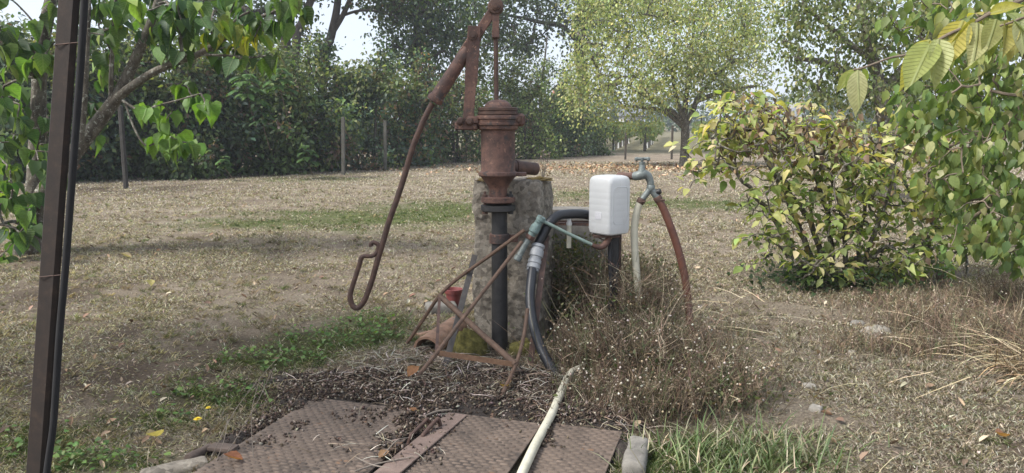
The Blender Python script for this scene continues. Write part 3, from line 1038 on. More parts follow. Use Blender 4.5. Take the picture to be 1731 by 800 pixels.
for (x0, y0, x1, y1) in ((1086, 336, 1081, 344), (1110, 332, 1115, 341)):
    mb = MB(); a_, b_ = P(x0, y0, YT), P(x1, y1, YT); d_ = b_ - a_
    mb.lathe([(6.4 * ST, 0), (7.4 * ST, .005), (7.4 * ST, d_.length * .6), (6.6 * ST, d_.length)], a_, 12, d_)
    mb.tube([b_ + Vector((-0.008, -0.02, 0.01)), b_ + Vector((0.03, -0.024, 0.012))], 1.8 * ST, 6)
    mb.build('hose_clip', M['rust_dark'], tap)


def hose(name, label, px, rpx, mat, Y, cat='hose', k=6, n=14):
    """px: (x, y[, Y offset])"""
    pts = spl([P(q[0], q[1], Y + (q[2] if len(q) > 2 else 0)) for q in px], k)
    mb = MB()
    rad = rpx if hasattr(rpx, '__len__') else [rpx]
    mb.tube(pts, [v * Y / FPX for v in lerp_list(rad, len(pts))] if len(rad) > 1 else rad[0] * Y / FPX, n)
    o = mb.build(name, mat)
    tag(o, label, cat)
    return o


hose('hanging_hose', 'cream hose hanging from the left outlet of the tap', [(1082, 342), (1077, 357), (1073, 380), (1072.5, 405), (1074, 435), (1077, 470), (1080, 505), (1082, 540), (1086, 575)], 6.2, M['cream_hose'], YT)
hose('hanging_hose', 'red-brown hose arching from the right outlet of the tap to the ground', [(1114, 339), (1121, 352), (1130, 374), (1140, 402), (1150, 435), (1158, 470), (1163, 510), (1166, 545, -.06), (1167, 585, -.1)], 6.6, M['brown_hose'], YT)

bh = thing('black_hose', 'thick black hose with a grey coupling bending down beside the pillar', 'hose', P(905, 440, YP - 0.05))
up = spl([P(1002, 366, YP + .16), P(985, 362, YP + .10), (P(962, 362, YP + 0.05)), P(943, 365, YP + .0), P(929, 377, YP - .04), P(918, 397, YP - .06), P(910, 414, YP - .07), P(907, 424, YP - .07)], 6)
mb = MB(); mb.tube(up, 8.2 * S, 16); mb.build('upper_hose', M['black_rubber'], bh)
lo = spl([P(901, 450, YP - .13), P(898, 475, YP - .20), P(896, 500, YP - .26), P(898, 530, YP - .34), P(905, 562, YP - .42), P(915, 590, YP - .48), P(928, 615, YP - .54), P(940, 634, YP - .58), P(950, 645, YP - .62)], 6)
mb = MB(); mb.tube(lo, 8.0 * S, 16); mb.build('lower_hose', M['black_rubber'], bh)
mb = MB(); a_, b_ = P(910.5, 413, YP - .07), P(900, 459, YP - .14); d_ = b_ - a_; l_ = d_.length
mb.lathe([(9 * S, 0), (11 * S, .004), (11.5 * S, l_ * .12), (10 * S, l_ * .14), (10 * S, l_ * .2), (11.8 * S, l_ * .22), (11.8 * S, l_ * .46), (10 * S, l_ * .48), (9.6 * S, l_ * .56), (11.2 * S, l_ * .58), (11.4 * S, l_ * .7), (10.2 * S, l_ * .73), (11.2 * S, l_ * .76), (11.4 * S, l_ * .88), (10 * S, l_ * .91), (10.4 * S, l_ * .98), (8.6 * S, l_)], a_, 20, d_)
mb.build('coupling', M['grey_plastic'], bh, angle=28)

ot = thing('old_brass_tap', 'old verdigris tap with a thin green pipe beside the black hose', 'tap', P(905, 390, YP - 0.1))
YO = YP - 0.10
mb = MB()
a_, b_ = P(917, 366, YO), P(894, 404, YO); d_ = b_ - a_; l_ = d_.length
mb.lathe([(5 * S, 0), (7.5 * S, .005), (8 * S, l_ * .18), (6.5 * S, l_ * .22), (7 * S, l_ * .4), (8.5 * S, l_ * .45), (8.5 * S, l_ * .68), (6.5 * S, l_ * .72), (6 * S, l_)], a_, 14, d_)
mb.lathe([(5.2 * S, -0.035), (5.6 * S, 0.0), (4.4 * S, 0.012)], P(911, 374, YO - .01), 12, (0.4, -1, 0.8))
mb.build('tap_body', M['verdigris'], ot)
mb = MB(); mb.lathe([(8 * S, 0), (8.6 * S, .004), (8.6 * S, .022), (7.5 * S, .026)], P(898, 398, YO), 6, d_); mb.build('nut', M['rust'], ot, angle=25)
mb = MB(); a2, b2 = P(893, 405, YO), P(873, 441, YO - .02); d2 = b2 - a2
mb.lathe([(5.2 * S, 0), (5.2 * S, d2.length * .75), (6.6 * S, d2.length * .78), (6.6 * S, d2.length * .97), (4 * S, d2.length)], a2, 14, d2); mb.build('nozzle', M['zinc'], ot)
mb = MB(); mb.tube([P(916, 373, YO), P(960, 395, YO + .02), P(1002, 414.5, YO + .05)], 2.9 * S, 10); mb.build('green_pipe', M['green_pipe'], ot)
mb = MB(); pp = spl([P(1000, 414, YO + .048), P(1012, 418, YO + .06), P(1021, 415, YO + .07), P(1027, 407, YO + .09), P(1030, 400, YO + .1)], 5); mb.tube(pp, [v * S for v in lerp_list([3.6, 4.6, 5.6, 5.6, 4.4], len(pp))], 12); mb.build('rusty_elbow', M['rust'], ot)

# low concrete ledge, rusty bracket and a short white tube hanging from it
YL = YP + 0.62
lw = P(985, 354, YL)
led = rough_block('concrete_ledge', M['grey_stone'], (0.46, 0.22, lw.z + 0.06), (lw.x - 0.03, YL + 0.11, lw.z / 2 - 0.03), R(-6), 0.006, 0.03, 12, None, 0.015, 0, 5)
tag(led, 'low grey concrete ledge between pillar and white container', 'ledge')
mb = MB()
mb.bar(P(936, 378, YP + 0.10), P(1030, 380, YP + 0.10), 5 * S, 0.03, (0, 0, 1), 0.001)
mb.bar(P(941, 374, YP + 0.135), P(1030, 375, YP + 0.135), 3 * S, 0.006, (0, 0, 1))
br = mb.build('rusty_bracket', M['rust'])
tag(br, 'flat rusty bracket bar running from the pillar to the stake', 'bracket')
wt = thing('hose_connector', 'short white tube with a connector hung on the rusty bracket', 'connector', P(962, 378, YP + .07))
mb = MB(); c_ = P(962, 377, YP + .068)
mb.lathe([(4.6 * S, -4 * S), (5.2 * S, -1 * S), (3.6 * S, 3 * S), (3.4 * S, 9 * S), (4.8 * S, 10 * S), (4.8 * S, 13 * S), (3 * S, 14 * S)], c_, 14); mb.build('connector', M['white_paint'], wt)
mb = MB(); mb.tube([P(962, 380, YP + .066), P(962, 400, YP + .065), P(961.5, 419, YP + .066)], 4.1 * S, 12); mb.build('tube', M['cream_hose'], wt)

# ------------------------------------------------------------------ RUSTY WIRE FRAME leaning on the pillar
fr = thing('rusty_trestle', 'thin bent rusty tube frame leaning against the pump and pillar', 'frame', G(740, 640))
Tp1 = P(887, 389, YP - .13); Tp2 = P(882, 409, YP - .15)
A = P(743, 500, 4.62 if YP > 4.4 else YP); tipA = G(681, 586)
YB = (G(672, 672).y * 0.63 + (YP - .15) * 0.37)
B = P(738, 597, YB); tipB = G(673, 671)
Cn = P(872, 617, YB - 0.02)
tipC = G(832, 709)
mb = MB(); mb.tube(spl([Tp1, P(820, 438, YP - .08), P(770, 474, YP - 0.02), A, P(715, 541, (A.y + tipA.y) / 2), tipA + Vector((0, 0, -.02))], 4), 3.1 * S, 8); mb.build('rod', M['rust_orange'], fr)
mb = MB(); mb.tube([Tp2, P(815, 496, (Tp2.y + B.y) / 2), B, tipB + Vector((0, 0, -.02))], 3.1 * S, 8); mb.build('rod', M['rust_orange'], fr)
mb = MB(); mb.bar(A, B, 5 * S, .006, (1, 0.3, 0)); mb.build('strut', M['rust_dark'], fr)
mb = MB(); mb.tube([A, Cn], 4.9 * S, 10); mb.build('diagonal_tube', M['rust_orange'], fr)
mb = MB(); mb.bar(B + Vector((0, .004, 0)), Cn + Vector((0, .004, 0)), 8 * S, .005, (0, 0, 1)); mb.build('crossbar', mottled('pale_orange_rust', [(0.3, (0.11, 0.06, 0.036)), (0.55, (0.21, 0.12, 0.07)), (0.75, (0.30, 0.185, 0.11))], 20, .8, .3, .002), fr)
mb = MB(); pts = spl([P(892, 522, YB + .18), P(889, 545, YB + .14), P(886, 565, YB + .10), P(880, 592, YB + .04), Cn, P(862, 640, (YB * .75 + tipC.y * .25)), tipC + Vector((0, 0, .012)), G(848, 712, .012)], 4)
mb.tube(pts, 3.0 * S, 8); mb.build('rod', M['rust_orange'], fr)

for (x0, y0, x1, y1, yt, lab) in ((749, 624, 803, 431, YP + .05, 'grey steel flat bar leaning behind the rusty frame'), (894, 628, 924, 398, YP - .02, 'brown flat bar leaning at the right edge of the pillar')):
    b0 = G(x0, y0); b1 = P(x1, y1, yt)
    mb = MB(); mb.bar(b0 + Vector((0, 0, -.03)), b1, 9.5 * S, .006, (1, .15, 0), .001)
    mb.bar(b0 + Vector((-.015, .02, -.03)), b1 + Vector((-.015, .02, 0)), .03, .005, (0.1, 1, 0), .001)
    o = mb.build('leaning_bar', M['rust_dark'] if x0 > 800 else mottled('dark_grey_steel', [(0.3, (0.03, 0.027, 0.025)), (0.6, (0.075, 0.065, 0.058)), (0.75, (0.10, 0.065, 0.045))], 18, .65, .3, .003))
    tag(o, lab, 'metal bar')

# ------------------------------------------------------------------ pot, tiles, slab by the pillar's left foot
pg = G(767, 521)
sp_ = pg.y / FPX
pot = thing('plant_pot', 'small red plastic pot standing behind the leaning bar', 'pot', (pg.x, pg.y, 0))
mb = MB()
mb.lathe([(11 * sp_, 0.0), (13.6 * sp_, 26 * sp_), (15.6 * sp_, 26.5 * sp_), (16.2 * sp_, 33 * sp_), (15 * sp_, 33.5 * sp_), (14 * sp_, 31 * sp_), (12.5 * sp_, 20 * sp_), (10 * sp_, 17 * sp_)], (pg.x, pg.y, 0.004), 28)
mb.build('pot_body', M['red_plastic'], pot)
mb = MB(); mb.lathe([(12 * sp_, 0), (12.2 * sp_, .008)], (pg.x, pg.y, 0.004 + 18 * sp_), 20); mb.build('soil', M['log'], pot)


def barrel_tile(name, c, axis_deg, length, r0, r1, tilt, label, mat, arc=(8, 172)):
    mb = MB(); n, m_ = 18, 10
    vs, fs = [], []
    q = Matrix.Rotation(R(axis_deg), 3, 'Z') @ Matrix.Rotation(R(tilt), 3, 'X')
    for side, dr in ((0, 0), (1, -0.016)):
        for i in range(m_ + 1):
            t = i / m_; r_ = r0 + (r1 - r0) * t + dr
            for j in range(n + 1):
                g = R(arc[0] + (arc[1] - arc[0]) * j / n)
                jit = 0.004 * mnoise.noise(Vector((j * .4, i * .5, side)))
                vs.append(Vector(c) + q @ Vector((math.cos(g) * (r_ + jit), t * length, math.sin(g) * (r_ + jit) - r0 * math.sin(R(arc[0])))))
    w = n + 1; o2 = (m_ + 1) * w
    for i in range(m_):
        for j in range(n):
            a = i * w + j
            fs.append((a, a + 1, a + w + 1, a + w)); fs.append((o2 + a, o2 + a + w, o2 + a + w + 1, o2 + a + 1))
    for j in range(n):
        fs.append((j, o2 + j, o2 + j + 1, j + 1)); a = m_ * w + j; fs.append((a, a + 1, o2 + a + 1, o2 + a))
    for i in range(m_):
        a = i * w; fs.append((a, a + w, o2 + a + w, o2 + a)); a = i * w + n; fs.append((a, o2 + a, o2 + a + w, a + w))
    mb.add(vs, fs)
    o = mb.build(name, mat, angle=40)
    return tag(o, label, 'roof tile')


tg = G(722, 597)
barrel_tile('roof_tile', (tg.x, tg.y, 0.02), -20, 0.46, 0.098, 0.08, 5, 'curved clay roof tile lying behind the rusty frame', M['terracotta'], (5, 175))
tg2 = G(705, 570)
barrel_tile('roof_tile', (tg2.x, tg2.y, 0.0), -48, 0.22, 0.07, 0.06, 2, 'broken piece of clay tile left of the whole roof tile', M['terracotta'], (40, 150))
sg = G(745, 531)
o = rough_block('stone_slab', M['grey_stone'], (0.24, 0.16, 0.09), (sg.x, sg.y + .06, 0.03), R(14), .008, .02, 21, None, .02, 0, 6)
tag(o, 'pale flat stone slab just behind the clay roof tile', 'stone')

# ------------------------------------------------------------------ TREAD PLATES over the well
O = PB[3]
u_of = [(p - O).dot(PU) for p in PB]
vL = 1.35
specs = [('left', u_of[0], u_of[1] - 0.045, 0.04), ('middle', u_of[1] + 0.05, u_of[2] - 0.02, 0.02), ('right', u_of[2] + 0.02, 0.0, 0.0)]
labs = ['large rusty tread plate at the left, part covered by soil', 'rusty tread plate between flat bar and cream pipe', 'narrow rusty tread plate right of the cream pipe']
PZ = 0.034
for (nm, ua, ub, v0), lab in zip(specs, labs):
    ua, ub = min(ua, ub), max(ua, ub)
    cu = (ua + ub) / 2; wv = vL - v0
    c = O + PU * cu + PV * (v0 + wv / 2)
    pl = thing('tread_plate', lab, 'metal plate', (c.x, c.y, PZ), 'tread plates covering the well')
    q = Matrix((PU, -PV, Vector((0, 0, 1)))).transposed()
    mb = MB(); mb.box((c.x, c.y, PZ - .004), (ub - ua, wv, .010), q, .002); mb.build('plate', M['plate'], pl)
    # raised bars of the tread pattern
    du, dvv = 0.048, 0.025
    us = np.arange(ua + .02, ub - .02, du); vs_ = np.arange(v0 + .015, vL - .015, dvv)
    pos, rots, scl = [], [], []
    for i, v in enumerate(vs_):
        off = du / 2 if i % 2 else 0
        for u in us:
            if u + off > ub - .015: continue
            p = O + PU * (u + off) + PV * v
            pos.append((p.x, p.y, PZ + .0012)); scl.append((.038, .0125, .0045))
    tvb = [(-.5, -.5, 0), (.5, -.5, 0), (.5, .5, 0), (-.5, .5, 0), (-.42, -.3, 1), (.42, -.3, 1), (.42, .3, 1), (-.42, .3, 1)]
    tfb = [(4, 5, 6, 7), (0, 1, 5, 4), (1, 2, 6, 5), (2, 3, 7, 6), (3, 0, 4, 7)]
    rot = np.repeat(np.array(q)[None], len(pos), 0)
    colp = palette([(0.20, 0.135, 0.105), (0.16, 0.105, 0.08), (0.24, 0.17, 0.14)], len(pos), jit=.15)
    o = pack('tread_pattern', tvb, tfb, pos, rot, scl, colp, M['plate'], pl)
    tag(o, kind='stuff')

# flat bar with lifting handle
fb = thing('flat_bar', 'rusty flat bar with a lifting handle between two tread plates', 'metal bar', G(720, 750))
mb = MB(); b0 = G(774, 700, .04); b1 = G(640, 812, .052)
mb.bar(b0, b1, .10, .008, (1, 0, 0), .002)
mb.build('bar', mottled('worn_rust_bar', [(0.3, (0.08, 0.055, 0.043)), (0.5, (0.15, 0.105, 0.085)), (0.72, (0.22, 0.16, 0.13))], 12, .75, .3, .003, fine=120), fb)
hd_px = [(722, 760), (717, 742), (718, 737), (735, 716), (740, 712), (745, 716), (748, 736)]
Yh = G(735, 745).y
mb = MB(); mb.tube(spl([P(722, 762, Yh - .06), P(715, 740, Yh - .065), P(718, 732, Yh - .05), P(737, 711, Yh + .04), P(742, 711, Yh + .055), P(748, 737, Yh + .06)], 4), 3.8 * Yh / FPX, 10); mb.build('handle', M['rust_dark'], fb)
mb = MB(); Yh2 = G(700, 752).y
mb.tube(spl([P(687, 760, Yh2 - .04), P(692, 744, Yh2 - .03), P(697, 734, Yh2 - .02), P(716, 715, Yh2 + .06), P(722, 709, Yh2 + .08), P(725, 714, Yh2 + .09), P(727, 724, Yh2 + .09)], 5), 3.3 * Yh2 / FPX, 10)
tag(mb.build('lifting_handle', M['rust_dark']), 'bent rusty lifting handle beside the flat bar, on the left plate', 'handle')

# cream pipe in the foreground
pz = [(992, 615, .10), (978, 622, .085), (966, 629, .07), (959, 641, .055), (950, 660, .05), (934, 697, .055), (919, 726, .058), (905, 752, .058), (893, 777, .058), (880, 806, .058), (862, 850, .058)]
pts = spl([G(x, y, z) for x, y, z in pz], 6)
mb = MB(); mb.tube(pts, lerp_list([.006, .014, .018, .021, .021, .0205, .0205, .0205, .0205, .0205, .0205], len(pts)), 16)
tag(mb.build('cream_pipe', M['cream_hose']), 'long cream pipe lying across the tread plates towards the camera', 'pipe')


def stick(name, p0, p1, r, mat, label, cat='stick', bend=0.01, taper=.7):
    p0 = Vector(p0); p1 = Vector(p1)
    m_ = (p0 + p1) / 2 + Vector((random.uniform(-1, 1), random.uniform(-1, 1), random.uniform(0, 1))) * bend
    mb = MB(); pts = spl([p0, m_, p1], 5); mb.tube(pts, lerp_list([r, r * .95, r * taper], len(pts)), 9)
    return tag(mb.build(name, mat), label, cat)


def small_log(px0, px1, r, label):
    a, b = G(*px0, r), G(*px1, r * .8)
    d = b - a; L = d.length
    mb = MB(); mb.lathe([(r * .86, 0), (r, .006), (r * 1.02, L * .3), (r * .93, L * .65), (r * .97, L - .006), (r * .8, L)], a, 14, d)
    o = mb.build('log', M['log'], angle=45)
    return tag(o, label, 'log')


small_log((317, 776), (356, 757), .022, 'short dark log at the left corner of the tread plates')
small_log((553, 641), (588, 628), .020, 'short dark stick of wood at the back of the left tread plate')
cs = G(296, 797)
tag(rough_block('curb_stone', M['concrete'], (.26, .09, .06), (cs.x, cs.y, .0), R(32), .006, .02, 31, None, .018, 0, 6), 'grey kerb stone left of the tread plates', 'stone')
cs = G(1075, 785)
tag(rough_block('curb_stone', M['grey_stone'], (.09, .30, .10), (cs.x, cs.y, .02), R(-14), .008, .02, 33, None, .02, 0, 6), 'grey stone at the right side of the tread plates', 'stone')
cs = G(378, 773)
tag(rough_block('wood_chip', M['log'], (.12, .06, .016), (cs.x, cs.y, .044), R(-12), .004, .015, 35, None, .006, 0, 6), 'flat brown wood chip on the corner of the left plate', 'wood')
rl = [((1480, 565), (.20, .14, .09), M['pale_stone'], 'pale stone half hidden in dry grass right of the shrub foot'), ((1450, 552), (.10, .09, .06), M['grey_stone'], 'small grey stone beside the pale stone in the dry grass'),
      ((1378, 693), (.09, .06, .04), M['pale_stone'], 'white pebble on the bare path right of the weeds'), ((1367, 655), (.07, .05, .03), M['pale_stone'], 'white chip of stone above the pebble on the path'), ((1440, 600), (.05, .05, .03), M['pale_stone'], 'tiny white stone by the dry grass mound'), ((1175, 475), (.07, .05, .03), M['pale_stone'], 'white stone on the lawn near the brown hose')]
for k, ((x, y), s_, m_, lab) in enumerate(rl):
    g = G(x, y)
    tag(rough_block('stone', m_, s_, (g.x, g.y, gz(g.x, g.y) + s_[2] * .02), R(random.uniform(0, 90)), s_[0] * .08, s_[0] * .12, 40 + k, None, s_[2] * .4, 0, 3 / s_[0]), lab, 'stone')
tw = [((600, 797), (700, 772), .004, 'pale bent twig lying at the front of the left tread plate'), ((668, 793), (600, 772), .003, 'thin twig crossing the pale bent twig on the left plate'),
      ((715, 705), (765, 693), .005, 'straight twig lying above the lifting handle'), ((602, 625), (655, 632), .004, 'pale twig on the soil left of the rusty frame'), ((648, 770), (690, 740), .003, 'thin twig beside the lifting handle')]
for a, b, r_, lab in tw:
    stick('twig', G(*a, .05), G(*b, .06), r_, M['dead_wood'], lab, 'twig', .03, .5)

# ------------------------------------------------------------------ LEFT IRON POST with cable
YS = 1.9
post = thing('iron_post', 'tall rusty iron post leaning at the left with a cable', 'post', (P(38, 800, YS).x - .02, YS, 0))
s_ = YS / FPX
p_b = P(61, 800, YS); p_t = P(117, 0, YS)
ax = (p_t - p_b).normalized()
gnd = p_b - ax * (p_b.z / ax.z) - ax * .05
top = p_t + ax * .35
mb = MB(); mb.bar(gnd, top, 37 * s_, .022, (1, -.18, 0), .008)
mb.build('post_bar', mottled('brown_post_rust', [(0.3, (0.009, 0.006, 0.004)), (0.55, (0.020, 0.012, 0.008)), (0.75, (0.045, 0.027, 0.017))], 30, .8, .3, .002, fine=200, spots=[(18, .68, (.08, .065, .05))]), post)
cb = [P(144, -20, YS - .012), P(137, 100, YS - .012), P(128, 220, YS - .012), P(119, 340, YS - .012), P(110, 460, YS - .012), P(101, 560, YS - .012), P(95, 650, YS - .01), P(90, 720, YS - .01), P(79, 800, YS - .012), P(70, 900, YS - .012)]
mb = MB(); mb.tube(spl(cb, 5), 6.0 * s_, 10); mb.build('cable', mottled('matt_black_cable', [(0.3, (0.006, 0.006, 0.007)), (0.7, (0.014, 0.014, 0.015))], 10, .85, 0), post)
mb = MB(); mb.tube(spl([P(130, -20, YS - .02), P(122, 100, YS - .02), P(98, 400, YS - .02), P(76, 700, YS - .02), P(64, 860, YS - .02)], 4), 1.5 * s_, 6)
for yy in (75, 465):
    xc = 121 + (65 - 121) * yy / 800
    c = P(xc + 2, yy, YS)
    q = Matrix.Rotation(0, 3, 'Z')
    loop = [c + Vector((sx * 19.5 * s_, sy * .0135, (sx) * .003)) for sx, sy in ((-1, -1), (1, -1), (1.05, 0), (1, 1), (-1, 1), (-1, -1))]
    w = MB(); w.tube(loop, .8 * s_, 6); w.build('wire_tie', M['rust_dark'], post)


# ------------------------------------------------------------------ TREES AND SHRUBS
class Skeleton:
    """branches grown towards given points, thick where many of them meet"""

    def __init__(self):
        self.p = []; self.par = []; self.base = []; self.chains = []

    def stem(self, pts, radii):
        prev = -1; ch = []
        for q, r_ in zip(pts, radii):
            self.p.append(np.array(q, float)); self.par.append(prev); self.base.append(r_); prev = len(self.p) - 1; ch.append(prev)
        self.chains.append(ch)
        return ch

    def added_limb(self, start, pts, radii):
        prev = start; ch = [start]
        for q, r_ in zip(pts, radii):
            self.p.append(np.array(q, float)); self.par.append(prev); self.base.append(r_); prev = len(self.p) - 1; ch.append(prev)
        self.chains.append(ch)
        return ch

    def reach(self, targets, rtip, wob=0.12, kink=3, sag=0.0, exp=0.42, up_bias=0.0):
        order = np.argsort(np.min(np.linalg.norm(np.array(targets)[:, None] - np.array(self.p)[None], axis=-1), 1))
        self.ends = []
        for i in order:
            t = np.array(targets[i], float)
            arr = np.array(self.p)
            d = np.linalg.norm(arr - t, axis=1)
            if up_bias:
                d = d + up_bias * np.maximum(arr[:, 2] - t[2], 0)
            s = int(np.argmin(d))
            L = np.linalg.norm(t - arr[s])
            prev = s; ch = [s]
            for k in range(1, kink + 1):
                f = k / kink
                q = arr[s] * (1 - f) + t * f
                if k < kink:
                    q = q + RNG.normal(0, wob * L * 0.5, 3)
                q[2] += sag * L * 4 * f * (1 - f)
                self.p.append(q); self.par.append(prev); self.base.append(0); prev = len(self.p) - 1; ch.append(prev)
            self.chains.append(ch); self.ends.append(prev)
        n = len(self.p)
        cnt = np.zeros(n)
        for e in self.ends:
            cnt[e] += 1
        for i in range(n - 1, -1, -1):
            if self.par[i] >= 0: cnt[self.par[i]] += cnt[i]
        self.r = np.maximum(np.array(self.base), rtip * np.maximum(cnt, 1) ** exp * (np.array(self.base) == 0))

    def mesh(self, name, mat, parent, n=7, rmin=0.0, chains=None):
        mb = MB()
        for c in (chains if chains is not None else self.chains):
            if len(c) < 2: continue
            rr = [self.r[i] for i in c]
            if self.base[c[0]] and not self.base[c[1]]: rr[0] = min(rr[0], rr[1] * 1.2)
            else: rr[0] = min(rr[0], rr[1] * 1.25) if c is not self.chains[0] else rr[0]
            if max(rr) < rmin: continue
            pts = [self.p[i] for i in c]
            if len(pts) > 2 and max(rr) > rmin * 2:
                p2 = spl(pts, 3); r2 = lerp_list(rr, len(p2))
            else:
                p2, r2 = pts, rr
            mb.tube(p2, r2, n if max(rr) > 0.03 else 5, caps=True)
        return mb.build(name, mat, parent, angle=70)


def in_ellipsoid(n, c, r, shell=0.5):
    d = rnd_dir(n)
    k = RNG.random(n) ** (1 / 3)
    k = shell * (0.72 + 0.28 * k) + (1 - shell) * k if shell < 1 else 0.85 + .15 * k
    return np.array(c) + d * k[:, None] * np.array(r)


def leaves_around(pts, per, spread, out_from=None, droop=0.5, flat=0.6):
    """leaf places and frames in tufts round the given points"""
    pts = np.repeat(np.asarray(pts), per, 0)
    n = len(pts)
    off = RNG.normal(0, 1, (n, 3)) * spread
    pos = pts + off
    d = rnd_dir(n) + unit(off) * 0.6
    d[:, 2] -= droop
    up = rnd_dir(n) * (1 - flat) + np.array([0, 0, flat])
    up = up + rnd_dir(n) * 0.15
    return pos, frames(d, up)


def px_ell(px, py, Y, rx, ry, dep):
    c = P(px, py, Y)
    return (np.array(c), np.array([rx * Y / FPX, dep, ry * Y / FPX]))


def far_tree(name, label, cat, base_px, Y, trunk, ells, n_clusters, per, leaf, cols, w=None, bark='bark_dark', spread=.35, rtip=.018, droop=.4, group=None, shape=DIAMOND, extra=None, exp=.42, flat=.4, shell=.5):
    """trunk: list of chains of (px, py, radius px)"""
    b = P(trunk[0][0][0], trunk[0][0][1], Y)
    root = thing(name, label, cat, (b.x, Y, gz(b.x, Y)), group)
    sk = Skeleton()
    for ch in trunk:
        pts = [P(q[0], q[1], Y + (q[3] if len(q) > 3 else 0)) for q in ch]
        if pts[0].z < 1.0: pts[0].z = gz(pts[0].x, pts[0].y) - .1
        p2 = spl(pts, 4); r2 = lerp_list([q[2] * Y / FPX for q in ch], len(p2))
        sk.stem(p2, r2)
    vol = np.array([np.prod(e[1]) ** .8 for e in ells]); vol = vol / vol.sum()
    targets = []
    for e, v in zip(ells, vol):
        targets.append(in_ellipsoid(max(3, int(n_clusters * v)), e[0], e[1], shell))
    T = np.concatenate(targets)
    sk.reach(T, rtip, .14, 3, .03, exp)
    sk.mesh('trunk', M[bark], root, 8)
    pos, rot = leaves_around(T, per, spread, droop=droop, flat=flat)
    if extra:
        pos, rot = extra(pos, rot)
    n = len(pos)
    sz = leaf * RNG.uniform(.65, 1.3, n)
    c = palette(cols, n, w)
    o = pack('crown', shape[0], shape[1], pos, rot, sz, c, M['leaf_attr'], root)
    return root


# colours of foliage
DKG = [(0.034, 0.052, 0.026), (0.048, 0.074, 0.032), (0.064, 0.092, 0.040), (0.080, 0.104, 0.046)]
MDG = [(0.065, 0.098, 0.038), (0.09, 0.13, 0.046), (0.12, 0.155, 0.058), (0.14, 0.16, 0.066)]
BLG = [(0.044, 0.070, 0.050), (0.060, 0.092, 0.064), (0.075, 0.108, 0.07)]
YLG = [(0.33, 0.35, 0.15), (0.43, 0.43, 0.19), (0.52, 0.48, 0.22), (0.23, 0.265, 0.115), (0.52, 0.44, 0.22)]
BRN = [(0.16, 0.10, 0.065), (0.20, 0.14, 0.10), (0.12, 0.085, 0.06)]


def hedge_bush(px, by, ty, hw, cols, w, label, n=9000, leaf=.15, nc=260, Yoff=0.0, group='hedge bushes along the left edge of the lawn'):
    Y = G(px, by).y
    b = G(px, by)
    root = thing('hedge_bush', label, 'bush', (b.x, Y + 1.1, 0), group)
    hw_m = hw * Y / FPX
    zt_ = P(px, ty, Y + 1.1).z
    sk = Skeleton()
    for k in range(4):
        x = b.x + RNG.uniform(-.6, .6) * hw_m
        sk.stem([(x, Y + 1.1 + RNG.uniform(-.3, .3), -.1), (x + RNG.uniform(-.2, .2), Y + 1.1, zt_ * .3), (x + RNG.uniform(-.4, .4), Y + 1.2, zt_ * .6)], [.07, .06, .04])
    T = []
    # a body of rounded lobes, set unevenly in front of one another
    nl_ = max(9, int(hw_m * zt_ * 1.5))
    for k in range(nl_):
        f = (k + .5) / nl_
        r = RNG.uniform(.55, 1.05)
        fx = RNG.uniform(-1, 1)
        z = f ** .9 * (zt_ - r * .55) * (1 - .16 * fx * fx) * RNG.uniform(.9, 1.06)
        cy = Y + 1.35 - RNG.uniform(0, 1.0) * (1.15 - .75 * f)
        q = in_ellipsoid(max(6, nc // nl_), (b.x + fx * hw_m, cy, max(z, r * .45)), (r * 1.15, r * .9, r), .8)
        T += [tuple(p) for p in q]
    for k in range(int(nc * .25)):      # the leafy depth behind the lobes
        T.append((b.x + RNG.uniform(-1.1, 1.1) * hw_m, Y + 1.7 + RNG.random() * .9, RNG.random() * zt_ * .86 + .1))
    for k in range(5):                  # loose shoots above the top
        x0 = b.x + RNG.uniform(-1, 1) * hw_m
        for t in range(4):
            T.append((x0 + t * RNG.uniform(-.1, .1), Y + 1.3, zt_ * (.86 + .06 * t)))
    T = np.array(T)
    sk.reach(T, .012, .15, 3, .02)
    sk.mesh('stem', M['bark_dark'], root, 5)
    per = max(8, n // nc)
    pos, rot = leaves_around(T, per, np.array([.20, .17, .19]), droop=.5, flat=.35)
    pos[:, 2] = np.abs(pos[:, 2])
    m_ = len(pos)
    # clumps differ: each cluster keeps a tone of its own
    cl = np.repeat(RNG.integers(0, 3, len(T)), per)
    c = palette(cols, m_, w, .22) * (0.95 + .38 * cl[:, None])
    fresh = (pos[:, 2] > zt_ * .62) & (np.repeat(RNG.random(len(T)), per) < .5) | (np.repeat(RNG.random(len(T)), per) < .06)  # sunlit hedge tops painted as lighter leaf colour, with some yellow-green sprigs
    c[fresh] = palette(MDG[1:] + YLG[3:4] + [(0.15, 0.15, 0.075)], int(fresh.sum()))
    dead = np.repeat(RNG.random(len(T)), per) < .05
    c[dead] = palette(BRN + [(0.20, 0.17, 0.14)], int(dead.sum()))
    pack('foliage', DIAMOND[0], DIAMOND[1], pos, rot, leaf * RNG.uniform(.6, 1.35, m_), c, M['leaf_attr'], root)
    return root


